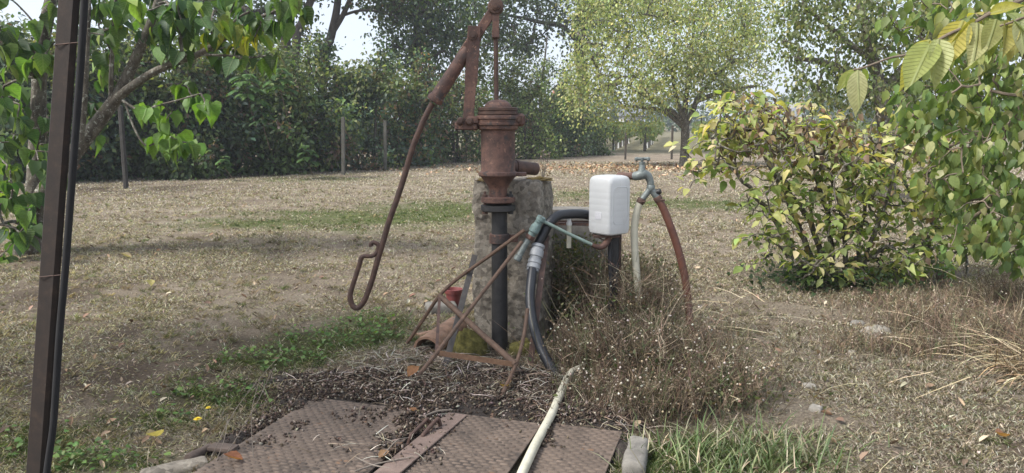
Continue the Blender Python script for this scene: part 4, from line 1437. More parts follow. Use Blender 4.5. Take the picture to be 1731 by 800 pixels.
hb = [(-70, 314, 55, 130, DKG + BLG, None, 'dark hedge bush behind the leaning post, at the left end'),
      (70, 310, 70, 100, DKG + BLG, None, 'dark hedge bush behind the trunk of the broad-leaved tree'),
      (200, 305, 70, 95, DKG + MDG[:1], None, 'dark green hedge bush behind the grey wooden fence post'),
      (305, 301, 100, 85, BLG + DKG, None, 'blue-green hedge bush just right of the broad-leaved tree'),
      (400, 297, 78, 80, DKG + MDG[:2], None, 'green hedge bush with pale pinnate saplings growing in it'),
      (495, 292, 92, 78, MDG + BLG, None, 'hedge bush with light green top, left of the two thin posts'),
      (585, 288, 80, 70, BLG + DKG[:2], None, 'rounded dark hedge bush behind the two thin fence posts'),
      (672, 282, 106, 66, BLG + MDG[:2] + BRN[:1], None, 'hedge bush with brown tinge left of the pump lever'),
      (750, 277, 138, 60, MDG[:2] + DKG + BRN[1:2], None, 'low hedge bush directly behind the pump lever'),
      (862, 270, 108, 58, MDG + YLG[3:4], None, 'tall olive green hedge bush directly behind the piston rod'),
      (930, 266, 158, 48, DKG + BLG, None, 'dark hedge bush right of the pump collar'),
      (978, 263, 186, 34, DKG, None, 'low dark bush at the far right end of the hedge')]
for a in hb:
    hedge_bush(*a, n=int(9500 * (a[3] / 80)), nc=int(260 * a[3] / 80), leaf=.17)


# pale pinnate saplings in front of the hedge
def pinnate(px, py, Y, h_px, label, nf=9, colr=None, spread=1.0):
    b = P(px, py, Y); hm = h_px * Y / FPX
    root = thing('sapling', label, 'sapling', (b.x, Y, b.z), 'pale pinnate saplings in the hedge')
    mb = MB(); topp = Vector((b.x + .05, Y, b.z + hm)); zb_ = max(b.z - 1.0, -.03)
    mb.tube([Vector((b.x - .1, Y + 1.1, max(b.z - .5, 0))), Vector((b.x, Y + .35, b.z + hm * .1)), topp], [.016, .012, .005], 6)
    pos, d_, u_, sz = [], [], [], []
    for k in range(nf):
        f = .25 + .75 * k / (nf - 1)
        g = k * 2.4 + RNG.uniform(-.4, .4)
        q0 = Vector((b.x, Y + .35 * (1 - f), b.z)) + Vector((topp.x - b.x, 0, topp.z - b.z)) * f
        L = hm * .55 * spread * (1.1 - .5 * f)
        dirv = Vector((math.cos(g), math.sin(g) * .7 - .3, .55)).normalized()
        pts = [q0 + dirv * L * t + Vector((0, 0, -.55 * L * t * t)) for t in (0, .25, .5, .75, 1)]
        mb.tube(pts, [.006, .005, .004, .003, .002], 4)
        pp = spl(pts, 4)
        for i in range(2, len(pp)):
            t = (pp[i] - pp[i - 1]).normalized(); sd = t.cross(Vector((0, 0, 1))).normalized()
            for sg_ in (-1, 1):
                pos.append(pp[i]); d_.append(sd * sg_ + t * .5 + Vector((0, 0, -.35))); u_.append((0, -.3, 1)); sz.append(.16 * spread * RNG.uniform(.8, 1.2))
    mb.build('stem', M['twig'], root)
    rot = frames(np.array(d_), np.array(u_))
    pack('foliage', DIAMOND[0], DIAMOND[1], np.array(pos), rot, np.array(sz)[:, None] * np.array([.8, 1, 1]), palette(colr or [(0.085, 0.16, 0.05), (0.11, 0.19, 0.055), (0.07, 0.13, 0.045)], len(pos)), M['leaf_attr'], root)


pinnate(470, 165, 21.5, 45, 'pale pinnate sapling high in the hedge under the forked trunks', 11, spread=1.3)
pinnate(415, 185, 20.8, 55, 'taller pinnate sapling in the hedge right of the heart-shaped leaves', 11, spread=1.3)
pinnate(518, 285, 22.0, 38, 'small fern-like sapling at the foot of the hedge', 8)
pinnate(375, 292, 20.6, 25, 'tiny sapling at the foot of the blue-green bush', 7)
pinnate(440, 225, 21.0, 45, 'dim pinnate sapling in the middle of the hedge', 9, [(0.05, 0.10, 0.035), (0.06, 0.12, 0.04)])

# wire fence in front of the hedge
YF1 = 22.5
fp = [(580, 198, 285, 24, 5.5), (651, 204, 280, 26.5, 5)]
mb = MB(); t_ = P(203, 178, 18.2); g_ = P(211, 288, 18.2); mb.bar((g_.x, 18.2, -.1), t_, .10, .10, (1, 0, 0), .02)
tag(mb.build('wooden_post', mottled('dim_weathered_wood', [(0.3, (0.022, 0.02, 0.017)), (0.7, (0.055, 0.05, 0.043))], 9, .95, .4)), 'dim grey wooden post standing before the hedge, right of the lichened trunk', 'post')
wf = thing('wire_fence', 'old wire fence on thin posts before the hedge', 'fence', (P(580, 280, 24).x, 24, 0))
tops = []
for x, y0, y1, Y, w_ in fp:
    t_ = P(x, y0, Y); g_ = P(x + (4 if x < 300 else 0), y1, Y)
    mb = MB(); mb.bar((g_.x, Y, -.1), t_, w_ * Y / FPX, w_ * Y / FPX * .9, (1, 0, 0), .01)
    mb.build('post', M['post_wood'] if x > 300 else M['bark'], wf); tops.append((t_, Vector((g_.x, Y, 0))))
for f in (.95, .7, .45, .22):
    mb = MB(); pts = [b + (t - b) * f + Vector((0, -.05, 0)) for t, b in tops]; pts = [pts[0] * 1.7 - pts[1] * .7 + Vector((0, .35, 0))] + pts + [pts[1] * 2.2 - pts[0] * 1.2 + Vector((0, .4, 0))]
    mb.tube(pts, .0025, 5); mb.build('wire', M['wire'], wf)
mb = MB()
for (t0, b0), (t1, b1) in zip(tops[:-1], tops[1:]):
    nn = int((t1 - t0).length / .16)
    for k in range(1, nn):
        f = k / nn
        bb = b0 + (b1 - b0) * f; tt = t0 + (t1 - t0) * f
        mb.bar(bb + Vector((0, -.05, .05)), bb + (tt - bb) * .95 + Vector((0, -.05, 0)), .0022, .0022)
o = mb.build('mesh_wires', M['wire'], wf); tag(o, kind='stuff')

# background trees behind the hedge
far_tree('forked_tree', 'tall tree with two crooked trunks rising behind the hedge', 'tree', None, 33,
         [[(490, 275, 9), (484, 90, 8.5), (478, 40, 8), (462, -10, 7), (440, -90, 5)], [(503, 275, 8), (500, 80, 7), (512, 35, 6.5), (530, -10, 6), (560, -90, 4)]],
         [px_ell(420, -40, 33, 110, 60, 2.5), px_ell(500, -90, 33, 130, 70, 3), px_ell(300, 10, 34, 120, 50, 2.5), px_ell(520, 45, 34, 22, 35, 1.0), px_ell(450, 30, 34, 50, 35, 1.5)], 300, 24, .22, DKG + MDG[:2], spread=.40)
far_tree('leaning_tree', 'grey trunked tree leaning right behind the hedge top', 'tree', None, 35,
         [[(540, 275, 8), (548, 110, 7.5), (560, 60, 7), (570, 10, 6), (575, -60, 5)], [(562, 55, 5), (580, 25, 4.5), (600, -20, 4), (620, -70, 3)], [(575, 28, 2.6), (610, 18, 2.2), (650, 22, 1.8), (690, 40, 1.2)]],
         [px_ell(590, -60, 35, 80, 55, 2.5), px_ell(640, -10, 35, 50, 28, 1.5), px_ell(535, 70, 36, 26, 26, 1.0)], 120, 18, .21, DKG + MDG[:2] + BRN[:1], spread=.38)
far_tree('feathery_tree', 'loose feathery green tree behind the hedge, left of the lever', 'tree', None, 36,
         [[(705, 270, 6), (700, 120, 5.5), (702, 60, 4.5), (710, 0, 4), (715, -60, 3)]],
         [px_ell(690, 60, 36, 48, 60, 2.0), px_ell(735, 95, 36, 40, 50, 1.8), px_ell(700, -10, 36, 75, 45, 2.2), px_ell(770, 20, 37, 55, 55, 2.0)], 360, 24, .20, BLG + MDG[:3], spread=.36, droop=.7, flat=.2)
far_tree('dark_oak', 'big dark oak with spreading limbs behind the pump rod', 'tree', None, 46,
         [[(988, 258, 11), (985, 140, 10), (980, 80, 9.5), (983, 20, 9), (990, -60, 7)], [(981, 75, 4.5), (950, 45, 4), (915, 38, 3.2), (880, 30, 2.6), (850, 25, 2)], [(983, 25, 4.5), (1000, 0, 4), (1030, -40, 3)]],
         [px_ell(885, 35, 46, 75, 45, 2.6), px_ell(860, 80, 46, 55, 40, 2.2), px_ell(970, -10, 46, 100, 45, 3), px_ell(985, 60, 46, 35, 45, 2), px_ell(1060, 0, 46, 70, 60, 3), px_ell(820, -10, 46, 60, 50, 2.5), px_ell(800, 60, 46, 40, 40, 2.0)], 420, 24, .25, DKG, spread=.42)
far_tree('slender_tree', 'slender sparse tree with bare twigs in the sky gap', 'tree', None, 42,
         [[(914, 262, 3), (913, 190, 2.6), (916, 140, 2.2), (921, 100, 1.6), (925, 60, 1)], [(914, 170, 1.5), (935, 150, 1.2), (962, 128, .8)]],
         [px_ell(908, 150, 42, 20, 35, .9), px_ell(930, 120, 42, 26, 30, .9), px_ell(918, 180, 42, 22, 18, .8)], 90, 9, .17, DKG + MDG[:1], spread=.22, rtip=.010)
far_tree('dark_conifer', 'small dark conifer rising beside the slender tree', 'tree', None, 60,
         [[(955, 255, 3), (955, 180, 2.5), (955, 118, 1)]],
         [px_ell(955, 185, 60, 20, 35, 1.2), px_ell(955, 150, 60, 13, 24, .8), px_ell(955, 128, 60, 6, 10, .4)], 120, 16, .24, DKG[:2] + BLG[:1], spread=.25)

# yellowing tree on the lawn
YY = G(1157, 281).y
far_tree('yellowing_tree', 'wide yellowing fruit tree standing alone on the lawn', 'tree', None, YY,
         [[(1157, 281, 10), (1157, 262, 7.6), (1158, 240, 7.2), (1158, 215, 7.4), (1154, 195, 5.6), (1146, 175, 4.5), (1138, 130, 3.4), (1140, 60, 2)],
          [(1158, 214, 4.6), (1140, 192, 4.2), (1115, 176, 3.8), (1085, 158, 3), (1050, 140, 2)],
          [(1158, 214, 5.2), (1170, 190, 4.6), (1180, 165, 4), (1200, 140, 3), (1230, 110, 2)],
          [(1157, 205, 5), (1160, 165, 4.2), (1165, 120, 3.4), (1172, 60, 2.4)],
          [(1156, 218, 3), (1130, 194, 2.8), (1110, 185, 3.4), (1070, 180, 2.5)],
          [(1178, 170, 5), (1215, 158, 4), (1250, 150, 3), (1280, 145, 2)]],
         [px_ell(1040, 125, YY, 82, 62, 2.0), px_ell(1150, 60, YY, 150, 70, 2.8), px_ell(1245, 105, YY, 62, 62, 2.0), px_ell(1000, 165, YY, 44, 38, 1.1), px_ell(1100, -10, YY, 140, 50, 2.5), px_ell(1230, 15, YY, 85, 55, 2.2), px_ell(1010, 40, YY, 38, 50, 1.4), px_ell(1090, 150, YY, 70, 30, 1.4), px_ell(1210, 150, YY, 60, 25, 1.2), px_ell(1255, 190, YY, 26, 22, .8), px_ell(1065, 190, YY, 55, 20, .9), px_ell(1120, 110, YY - 1.6, 110, 60, 1.2), px_ell(1220, 120, YY - 1.4, 70, 50, 1.0), px_ell(985, 120, YY, 34, 50, 1.0), px_ell(1010, 205, YY, 36, 14, .6)],
         620, 42, .125, YLG[:4] + [(0.26, 0.31, 0.14), (0.34, 0.37, 0.18), (0.44, 0.43, 0.23), (0.17, 0.215, 0.10)], [2.5, 1.6, .9, 3.2, 4, 3, 1.4, 3], 'bark', spread=.30, rtip=.010, droop=.9, flat=.25, shape=SMALL_OVATE)
# big pale tree behind the shrub on the right
far_tree('weeping_tree', 'big pale green tree with drooping leaves behind the shrub', 'tree', None, 15,
         [[(1500, 330, 16), (1498, 240, 14), (1490, 160, 12), (1470, 80, 9), (1450, -20, 6)], [(1495, 180, 8), (1440, 130, 6.5), (1390, 105, 5), (1345, 100, 3)], [(1490, 160, 9), (1550, 90, 7), (1600, 30, 5), (1660, -20, 3)], [(1480, 110, 5), (1420, 60, 4), (1370, 20, 3), (1330, -10, 2)]],
         [px_ell(1400, 40, 15, 80, 65, 1.3), px_ell(1375, 125, 15, 55, 42, .9), px_ell(1490, -5, 15, 110, 60, 1.6), px_ell(1530, 90, 15, 90, 65, 1.2), px_ell(1640, 40, 15.5, 110, 70, 1.4), px_ell(1460, 150, 15, 80, 40, 1.0), px_ell(1620, 150, 15.5, 90, 60, 1.2), px_ell(1350, -20, 15, 34, 50, .9), px_ell(1335, 60, 15, 24, 40, .6)],
         430, 30, .095, MDG[1:] + YLG[:2] + [(0.17, 0.20, 0.10), (0.21, 0.24, 0.13), (0.13, 0.16, 0.075)], [2, 3, 3, 1.2, .8, 3, 2.5, 2], 'bark', spread=.17, rtip=.007, droop=1.1, flat=.2, shape=SMALL_OVATE)

# ------------------------------------------------------------------ VINEYARD, houses and far wood
vd = Vector(((1146 - 865.5) / FPX, 1, 0)).normalized()
starts = [(915, 261, 24), (980, 259, 24), (1034, 258, 30), (1088, 258, 34), (1196, 256, 24), (1252, 257, 24), (1310, 258, 22), (1370, 258, 22), (1430, 258, 22), (1500, 259, 20), (1575, 259, 20), (1655, 260, 20)]
vt = MB(); vt.tube([(0, 0, -.05), (.03, .02, .35), (-.02, 0, .75)], [.045, .035, .03], 6)
first_vt = None
vp = MB(); vp.bar((0, 0, -.1), (0, 0, 1.65), .09, .09)
first_vp = None
gd = MB(); gd.lathe([(.06, 0), (.06, .45)], (0, 0, 0), 8); first_gd = None
row_label = ['vine row farthest left, hidden by the hedge end', 'second vine row beyond the hedge end', 'vine row with white trunk guards left of the grass path', 'vine row just left of the grass path',
             'vine row just right of the yellowing tree trunk', 'second vine row right of the yellowing tree', 'third vine row right of the yellowing tree', 'fourth vine row right of the yellowing tree',
             'vine row behind the middle of the shrub', 'vine row behind the right part of the shrub', 'second vine row from the right edge', 'vine row nearest the right edge']
for k, (x, y, nn) in enumerate(starts):
    s0 = G(x, y); s0.y = min(s0.y, 52)
    s0 = G(x, y)
    root = thing('vine_row', row_label[k], 'vine row', (s0.x, s0.y, gz(s0.x, s0.y)), 'vine rows of the far vineyard')
    T = []
    for j in range(nn):
        q = s0 + vd * (j * 1.3 + .4); q.z = gz(q.x, q.y)
        for (proto, nm, mb_, mt, every) in (('t', 'vine_trunk', vt, 'bark_dark', 1), ('p', 'post', vp, 'bark_dark', 5), ('g', 'trunk_guard', gd, 'white_paint', 3)):
            if nm == 'post' and j % every: continue
            if nm == 'trunk_guard' and (j % 3 != 1 or k > 3): continue
            if j > 14: continue
            if proto == 't' and first_vt is None: first_vt = mb_.build('vine_trunk', M[mt], None, origin=(0, 0, 0)); o = first_vt
            elif proto == 'p' and first_vp is None: first_vp = mb_.build('post', M[mt], None, origin=(0, 0, 0)); o = first_vp
            elif proto == 'g' and first_gd is None: first_gd = mb_.build('trunk_guard', M[mt], None, origin=(0, 0, 0)); o = first_gd
            else:
                o = {'t': first_vt, 'p': first_vp, 'g': first_gd}[proto].copy(); COL.objects.link(o)
            o.parent = root; o.location = q - root.location + (Vector((.1, .15, 0)) if proto == 'p' else Vector((0, 0, 0)))
            o.rotation_euler.z = random.uniform(0, 6)
    ln = nn * 1.3
    nl = 3200 if k < 6 else 700
    t = RNG.random(nl) * ln
    base = np.array(s0)[None] + np.array(vd)[None] * t[:, None]
    base[:, 0] += RNG.normal(0, .27, nl); base[:, 2] = ghash(base[:, 0], base[:, 1]) + .62 + RNG.beta(1.6, 1.4, nl) * 1.3
    rot = frames(rnd_dir(nl) + np.array([0, 0, -.6]), rnd_dir(nl) + np.array([0, 0, .5]))
    pack('foliage', DIAMOND[0], DIAMOND[1], base, rot, RNG.uniform(.18, .32, nl), palette(MDG[1:] + [(0.13, 0.16, 0.05), (0.20, 0.15, 0.05)], nl, [2, 3, 2, 2, .8]), M['leaf_attr'], root)

for (x, y0, y1, Y, lab) in ((1058, 224, 266, 37, 'thin dark stake before the vine rows, left of the lone tree'), (1137, 212, 264, 37.5, 'thin dark stake on the grass path by the lone tree'), (1010, 232, 258, 46, 'dark stake at the head of the white-guarded row')):
    t_ = P(x, y0, Y); mb = MB(); mb.bar((t_.x, Y, -.1 + gz(t_.x, Y)), t_, 3.2 * Y / FPX, .09, (1, 0, 0)); tag(mb.build('stake', M['bark_dark']), lab, 'stake')


def house(px, py_base, Y, w_px, wall_h, roof_h, roofm, label, rotz=0, nwin=3):
    b = P(px, py_base, Y); w_ = w_px * Y / FPX; d_ = w_ * .7
    z0 = gz(b.x, Y)
    root = thing('house', label, 'house', (b.x, Y, z0))
    q = Matrix.Rotation(rotz, 3, 'Z')
    mb = MB(); mb.box((b.x, Y, z0 + wall_h / 2), (w_, d_, wall_h), q); mb.build('wall', M['house_wall'], root, smooth=False)
    mb = MB(); e = .4
    vs = [Vector((sx * (w_ / 2 + e), sy * (d_ / 2 + e), wall_h - .05)) for sx in (-1, 1) for sy in (-1, 1)] + [Vector((sx * (w_ / 2 + e), 0, wall_h + roof_h)) for sx in (-1, 1)]
    mb.add([Vector((b.x, Y, z0)) + q @ v for v in vs], [(0, 2, 5, 4), (1, 4, 5, 3), (0, 4, 1), (2, 3, 5), (0, 1, 3, 2)])
    rf = mb.build('roof', roofm, root, smooth=False)
    mb = MB(); mb.box(Vector((b.x, Y, z0)) + q @ Vector((w_ * .3, 0, wall_h + roof_h * .9)), (.7, .7, 1.4), q); mb.build('chimney', M['house_wall'], rf, smooth=False)
    for k in range(nwin):
        c = Vector((b.x, Y, z0)) + q @ Vector(((k - (nwin - 1) / 2) * w_ / nwin, -d_ / 2 - .02, wall_h * .55))
        mb = MB(); mb.box(c, (1.1, .08, 1.3), q); wd = mb.build('window', M['white_paint'], root, smooth=False)
        mb = MB(); mb.box(c + q @ Vector((0, -.03, 0)), (.9, .06, 1.1), q); mb.build('pane', M['window_dark'], wd, smooth=False)


house(1066, 226, 125, 34, 2.8, 1.5, M['slate'], 'pale far house beyond the vines, left of the lone tree', R(10))
house(1322, 212, 110, 46, 2.6, 1.5, M['slate'], 'grey roofed far house seen above the yellowing shrub', R(-14))
house(958, 225, 100, 40, 4.2, 2.0, M['roof_tile'], 'far house with an orange tiled roof behind the conifer', R(20), 2)

# far wood as one mass
n = 24000
tx = RNG.uniform(-130, 170, 240); tyy = RNG.uniform(128, 165, 240); th = RNG.uniform(5, 10.5, 240)
gap = (tx > 0) & (tx < 12)
th = np.where(gap, th * .5, th)
ii = RNG.integers(0, 240, n)
d = rnd_dir(n) * (RNG.random(n) ** .33)[:, None]
pos = np.stack([tx[ii] + d[:, 0] * 3.6, tyy[ii] + d[:, 1] * 3.6, ghash(tx[ii], tyy[ii]) + th[ii] * .52 + d[:, 2] * th[ii] * .5], -1)
o = pack('far_woods', DIAMOND[0], DIAMOND[1], pos, frames(rnd_dir(n) - np.array([0, 0, .4]), rnd_dir(n) + np.array([0, 0, .4])), RNG.uniform(.7, 1.5, n), palette(DKG + MDG[:3] + BLG, n), M['leaf_attr'])
tag(o, 'far wood behind the vineyard and houses', kind='stuff')


# ------------------------------------------------------------------ near foliage with single leaves
def split_leaves(pos, size, limit=300, extra=None):
    x, y, dep = proj(pos)
    vis = (x > -15) & (x < 1746) & (y > -15) & (y < 815)
    score = np.where(vis, size / dep, -1)
    if extra is not None: score = score * extra
    order = np.argsort(-score)
    a = order[:limit]; a = a[score[a] > 0]
    rest = np.setdiff1d(np.arange(len(pos)), a)
    return a, rest


def leafage(root, shapes, small, pos, rot, size, col, mat_obj, limit=300, extra=None, leafname='leaf'):
    mes = [shape_mesh(leafname, s, M[mat_obj]) for s in shapes]
    a, rest = split_leaves(pos, size, limit, extra)
    for k, i in enumerate(a):
        place_leaf(leafname, mes[k % len(mes)], pos[i], rot[i], size[i], col[i], root)
    if len(rest):
        o = pack('leaves', small[0], small[1], pos[rest], rot[rest], size[rest], col[rest], M['leaf_attr'], root)
        tag(o, kind='stuff')


# --- broad-leaved tree at the left
tb = G(38, 428)
YL_ = tb.y
lt = thing('broad_leaved_tree', 'lichened tree with big heart-shaped leaves behind the post', 'tree', (tb.x, tb.y, 0))
sk = Skeleton()
k_ = YL_ / FPX


def LP(px, py, dy=0.0): return P(px, py, YL_ + dy)


t1 = sk.stem(spl([(tb.x, tb.y, -.1), LP(55, 380), LP(75, 330), LP(105, 285), LP(140, 240), LP(175, 195), LP(200, 160), LP(222, 115), LP(240, 75), LP(258, 30), LP(280, -40)], 3), lerp_list([27 * k_, 21 * k_, 17 * k_, 14 * k_, 12.5 * k_, 11.5 * k_, 10.5 * k_, 9 * k_, 8 * k_, 6.5 * k_, 5 * k_], 31))
sk.stem(spl([LP(45, 400, .1), LP(58, 330, .15), LP(62, 250, .2), LP(65, 180, .2), LP(68, 110, .2), LP(78, 40, .2), LP(92, -20, .2), LP(110, -80, .2)], 3), lerp_list([20 * k_, 15 * k_, 13 * k_, 12 * k_, 11 * k_, 10.5 * k_, 9.5 * k_, 7 * k_], 22))
sk.stem(spl([LP(188, 178), LP(215, 152, -.1), LP(260, 122, -.2), LP(300, 105, -.3), LP(335, 92, -.35), LP(375, 68, -.4), LP(410, 45, -.4), LP(450, 25, -.45), LP(500, 5, -.5)], 3), lerp_list([8 * k_, 7 * k_, 6 * k_, 5.6 * k_, 5 * k_, 4.2 * k_, 3.4 * k_, 2.6 * k_, 1.6 * k_], 25))
sk.stem(spl([LP(335, 92, -.35), LP(380, 94, -.4), LP(425, 97, -.45), LP(450, 94, -.5)], 3), lerp_list([2.6 * k_, 2 * k_, 1.5 * k_, 1 * k_], 10))
sk.stem(spl([LP(188, 172), LP(188, 130, -.1), LP(190, 90, -.1), LP(192, 40, -.15), LP(198, -20, -.2)], 3), lerp_list([4.4 * k_, 4 * k_, 3.6 * k_, 3 * k_, 2 * k_], 13))
sk.stem(spl([LP(118, 300, -.2), LP(132, 260, -.25), LP(142, 190, -.3), LP(146, 110, -.35), LP(150, 30, -.35), LP(152, -40, -.35)], 3), lerp_list([5 * k_, 5 * k_, 4.5 * k_, 4 * k_, 3 * k_, 2 * k_], 16))
sk.stem(spl([LP(200, 165), LP(222, 180, -.2), LP(245, 190, -.3), LP(262, 180, -.35), LP(300, 170, -.4), LP(340, 158, -.45)], 3), lerp_list([2.8 * k_, 2.2 * k_, 2 * k_, 1.8 * k_, 1.4 * k_, 1 * k_], 16))
sk.stem(spl([LP(210, 170), LP(226, 215, -.25), LP(245, 245, -.35), LP(268, 240, -.4), LP(300, 228, -.45)], 3), lerp_list([2 * k_, 1.8 * k_, 1.6 * k_, 1.4 * k_, 1 * k_], 13))
sk.stem(spl([LP(50, 390, -.1), LP(25, 375, -.3), LP(0, 380, -.5)], 3), lerp_list([4 * k_, 3 * k_, 2 * k_], 7))
lz = [  # leaf zones: px, py, rx, ry, number of tufts, depth offset
    (40, 40, 60, 60, 13, -.3), (30, 130, 50, 60, 10, -.2), (30, 230, 50, 60, 11, -.3), (25, 310, 45, 45, 9, -.3), (45, 170, 40, 60, 5, .3),
    (200, 20, 60, 40, 13, -.1), (270, 25, 55, 40, 12, -.2), (165, 45, 22, 40, 6, .3), (165, 130, 20, 50, 4, .5), (200, 110, 16, 30, 2, .4), (158, 225, 14, 24, 2, .3),
    (335, 30, 50, 36, 12, -.3), (410, 70, 60, 30, 11, -.4), (460, 20, 40, 28, 9, -.5), (380, 15, 50, 25, 8, -.2), (300, 75, 30, 22, 5, -.1),
    (255, 188, 12, 8, 2, -.35), (285, 195, 9, 8, 2, -.4), (318, 158, 18, 14, 3, -.45), (350, 172, 10, 8, 2, -.45), (290, 238, 22, 8, 4, -.4), (318, 243, 10, 8, 2, -.45), (268, 243, 8, 6, 1, -.4),
    (20, 395, 22, 14, 3, -.4), (60, 345, 22, 25, 4, -.2), (55, 375, 14, 14, 2, -.4), (8, 430, 14, 12, 1, -.4), (90, 290, 16, 26, 3, .1)]
T = []
for x, y, rx, ry, nn, dy in lz:
    for _ in range(nn):
        T.append(P(x + RNG.uniform(-1, 1) * rx, y + RNG.uniform(-1, 1) * ry, YL_ + dy + RNG.normal(0, .25)))
T = np.array([tuple(p) for p in T])
sk.reach(T, 1.1 * k_, .10, 3, .03, .40)
sk.mesh('trunk', M['bark'], lt, 10)
per = 5
pos = np.repeat(T, per, 0); n = len(pos)
ang = RNG.random(n) * 6.283
off = np.stack([np.cos(ang), np.sin(ang), RNG.normal(-.1, .3, n)], -1)
pos = pos + off * .055 * RNG.uniform(.5, 1.6, n)[:, None]
d = off * .6 + RNG.normal(0, .25, (n, 3)); d[:, 2] -= .95
up_ = off * .55 + np.array([0, -.25, .6]) + RNG.normal(0, .3, (n, 3))
sz = .185 * RNG.uniform(.6, 1.2, n)
shade_crown = np.concatenate([in_ellipsoid(150, (-4.9, 2.7, 4.3), (1.9, 1.6, .8), .2), in_ellipsoid(120, (-3.0, 3.0, 4.3), (1.6, 1.3, .8), .2)])  # unseen leafy crown, added overhead to shade the foreground and pump
shade_sk = Skeleton()
shade_sk.stem([sk.p[49], np.array([-5.5, 7.4, 3.1]), np.array([-5.3, 5.8, 3.9]), np.array([-4.9, 4.2, 4.2]), np.array([-4.4, 2.9, 4.3])], [.07, .065, .055, .045, .03])
shade_sk.reach(shade_crown, .006, .12, 3, .02, .42)
shade_sk.mesh('added_limb', M['bark'], lt, 6)  # unseen limb, added to carry the shading crown
pu = np.repeat(shade_crown, 5, 0) + RNG.normal(0, .14, (len(shade_crown) * 5, 3))
nu = len(pu); du_ = rnd_dir(nu) * .7; du_[:, 2] -= .9
pos = np.concatenate([pos, pu]); d = np.concatenate([d, du_]); up_ = np.concatenate([up_, rnd_dir(nu) * .4 + np.array([0, 0, .6])]); sz = np.concatenate([sz, .17 * RNG.uniform(.7, 1.2, nu)]); n = len(pos)  # leaves of the added shading crown join the tree's own
x_, y_, _d = proj(pos)
colL = palette([(0.055, 0.108, 0.038), (0.075, 0.138, 0.045), (0.11, 0.19, 0.052), (0.045, 0.085, 0.040), (0.18, 0.26, 0.06)], n, [3, 3, 2.2, 2.2, 1.5])
yel = (x_ > 330) & (y_ > 45) & (y_ < 110) & (RNG.random(n) < .25)
colL[yel] = palette([(0.30, 0.28, 0.04), (0.24, 0.26, 0.05)], int(yel.sum()))
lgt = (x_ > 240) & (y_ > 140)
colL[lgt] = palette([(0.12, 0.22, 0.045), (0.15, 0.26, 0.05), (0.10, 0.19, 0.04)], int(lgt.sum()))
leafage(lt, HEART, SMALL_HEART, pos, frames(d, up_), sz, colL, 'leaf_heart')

# --- yellowing shrub at the right
sb = G(1405, 478)
YS_ = sb.y
shrub = thing('yellowing_shrub', 'many-stemmed shrub with yellow and withered brown leaves', 'shrub', (sb.x, sb.y, 0))
k_ = YS_ / FPX
sk = Skeleton()


def SP_(px, py, dy=0.0): return P(px, py, YS_ + dy)


stems = [[(1370, 478, 7, 0), (1340, 420, 6, 0), (1310, 370, 5.5, -.05), (1275, 330, 5, -.1), (1245, 295, 4, -.15), (1218, 262, 3, -.2)],
         [(1385, 480, 8, 0), (1365, 420, 7, 0), (1345, 370, 6, 0), (1320, 315, 5, 0), (1290, 265, 3.5, .05), (1270, 220, 2, .1)],
         [(1395, 480, 8, -.05), (1385, 420, 7, -.1), (1370, 375, 6.5, -.1), (1340, 330, 5.5, -.15), (1310, 290, 4, -.2), (1300, 240, 2.5, -.2)],
         [(1405, 480, 8, .05), (1405, 420, 7, .1), (1398, 360, 6, .1), (1380, 300, 4.5, .1), (1375, 240, 3, .1), (1370, 200, 2, .1)],
         [(1420, 482, 7, -.05), (1430, 420, 6, -.1), (1425, 370, 5, -.15), (1410, 320, 4, -.2), (1400, 270, 2.5, -.2)],
         [(1440, 482, 6, 0), (1452, 420, 5, .05), (1460, 360, 4.4, .1), (1468, 300, 3.5, .1), (1470, 250, 2, .1)],
         [(1455, 482, 6, -.1), (1470, 410, 5, -.2), (1490, 360, 4.4, -.25), (1505, 320, 3.6, -.3), (1515, 270, 2.4, -.3)],
         [(1400, 484, 6, .3), (1440, 440, 5, .35), (1500, 420, 4.5, .4), (1560, 400, 4, .4), (1600, 340, 3, .4)],
         [(1378, 482, 5, -.1), (1350, 450, 4, -.2), (1320, 420, 3.2, -.3), (1290, 395, 2, -.35)],
         [(1640, 420, 3.5, .2), (1605, 432, 3.5, .3), (1560, 440, 3, .4), (1500, 445, 3, .4)]]
for st in stems:
    p2 = spl([SP_(a, b, e) for a, b, c, e in st], 3)
    p2[0].z = min(p2[0].z, -.02)
    p2 = [p + Vector(tuple(RNG.normal(0, .008, 3))) for p in p2]
    sk.stem(p2, lerp_list([c * k_ * .72 for a, b, c, e in st], len(p2)))
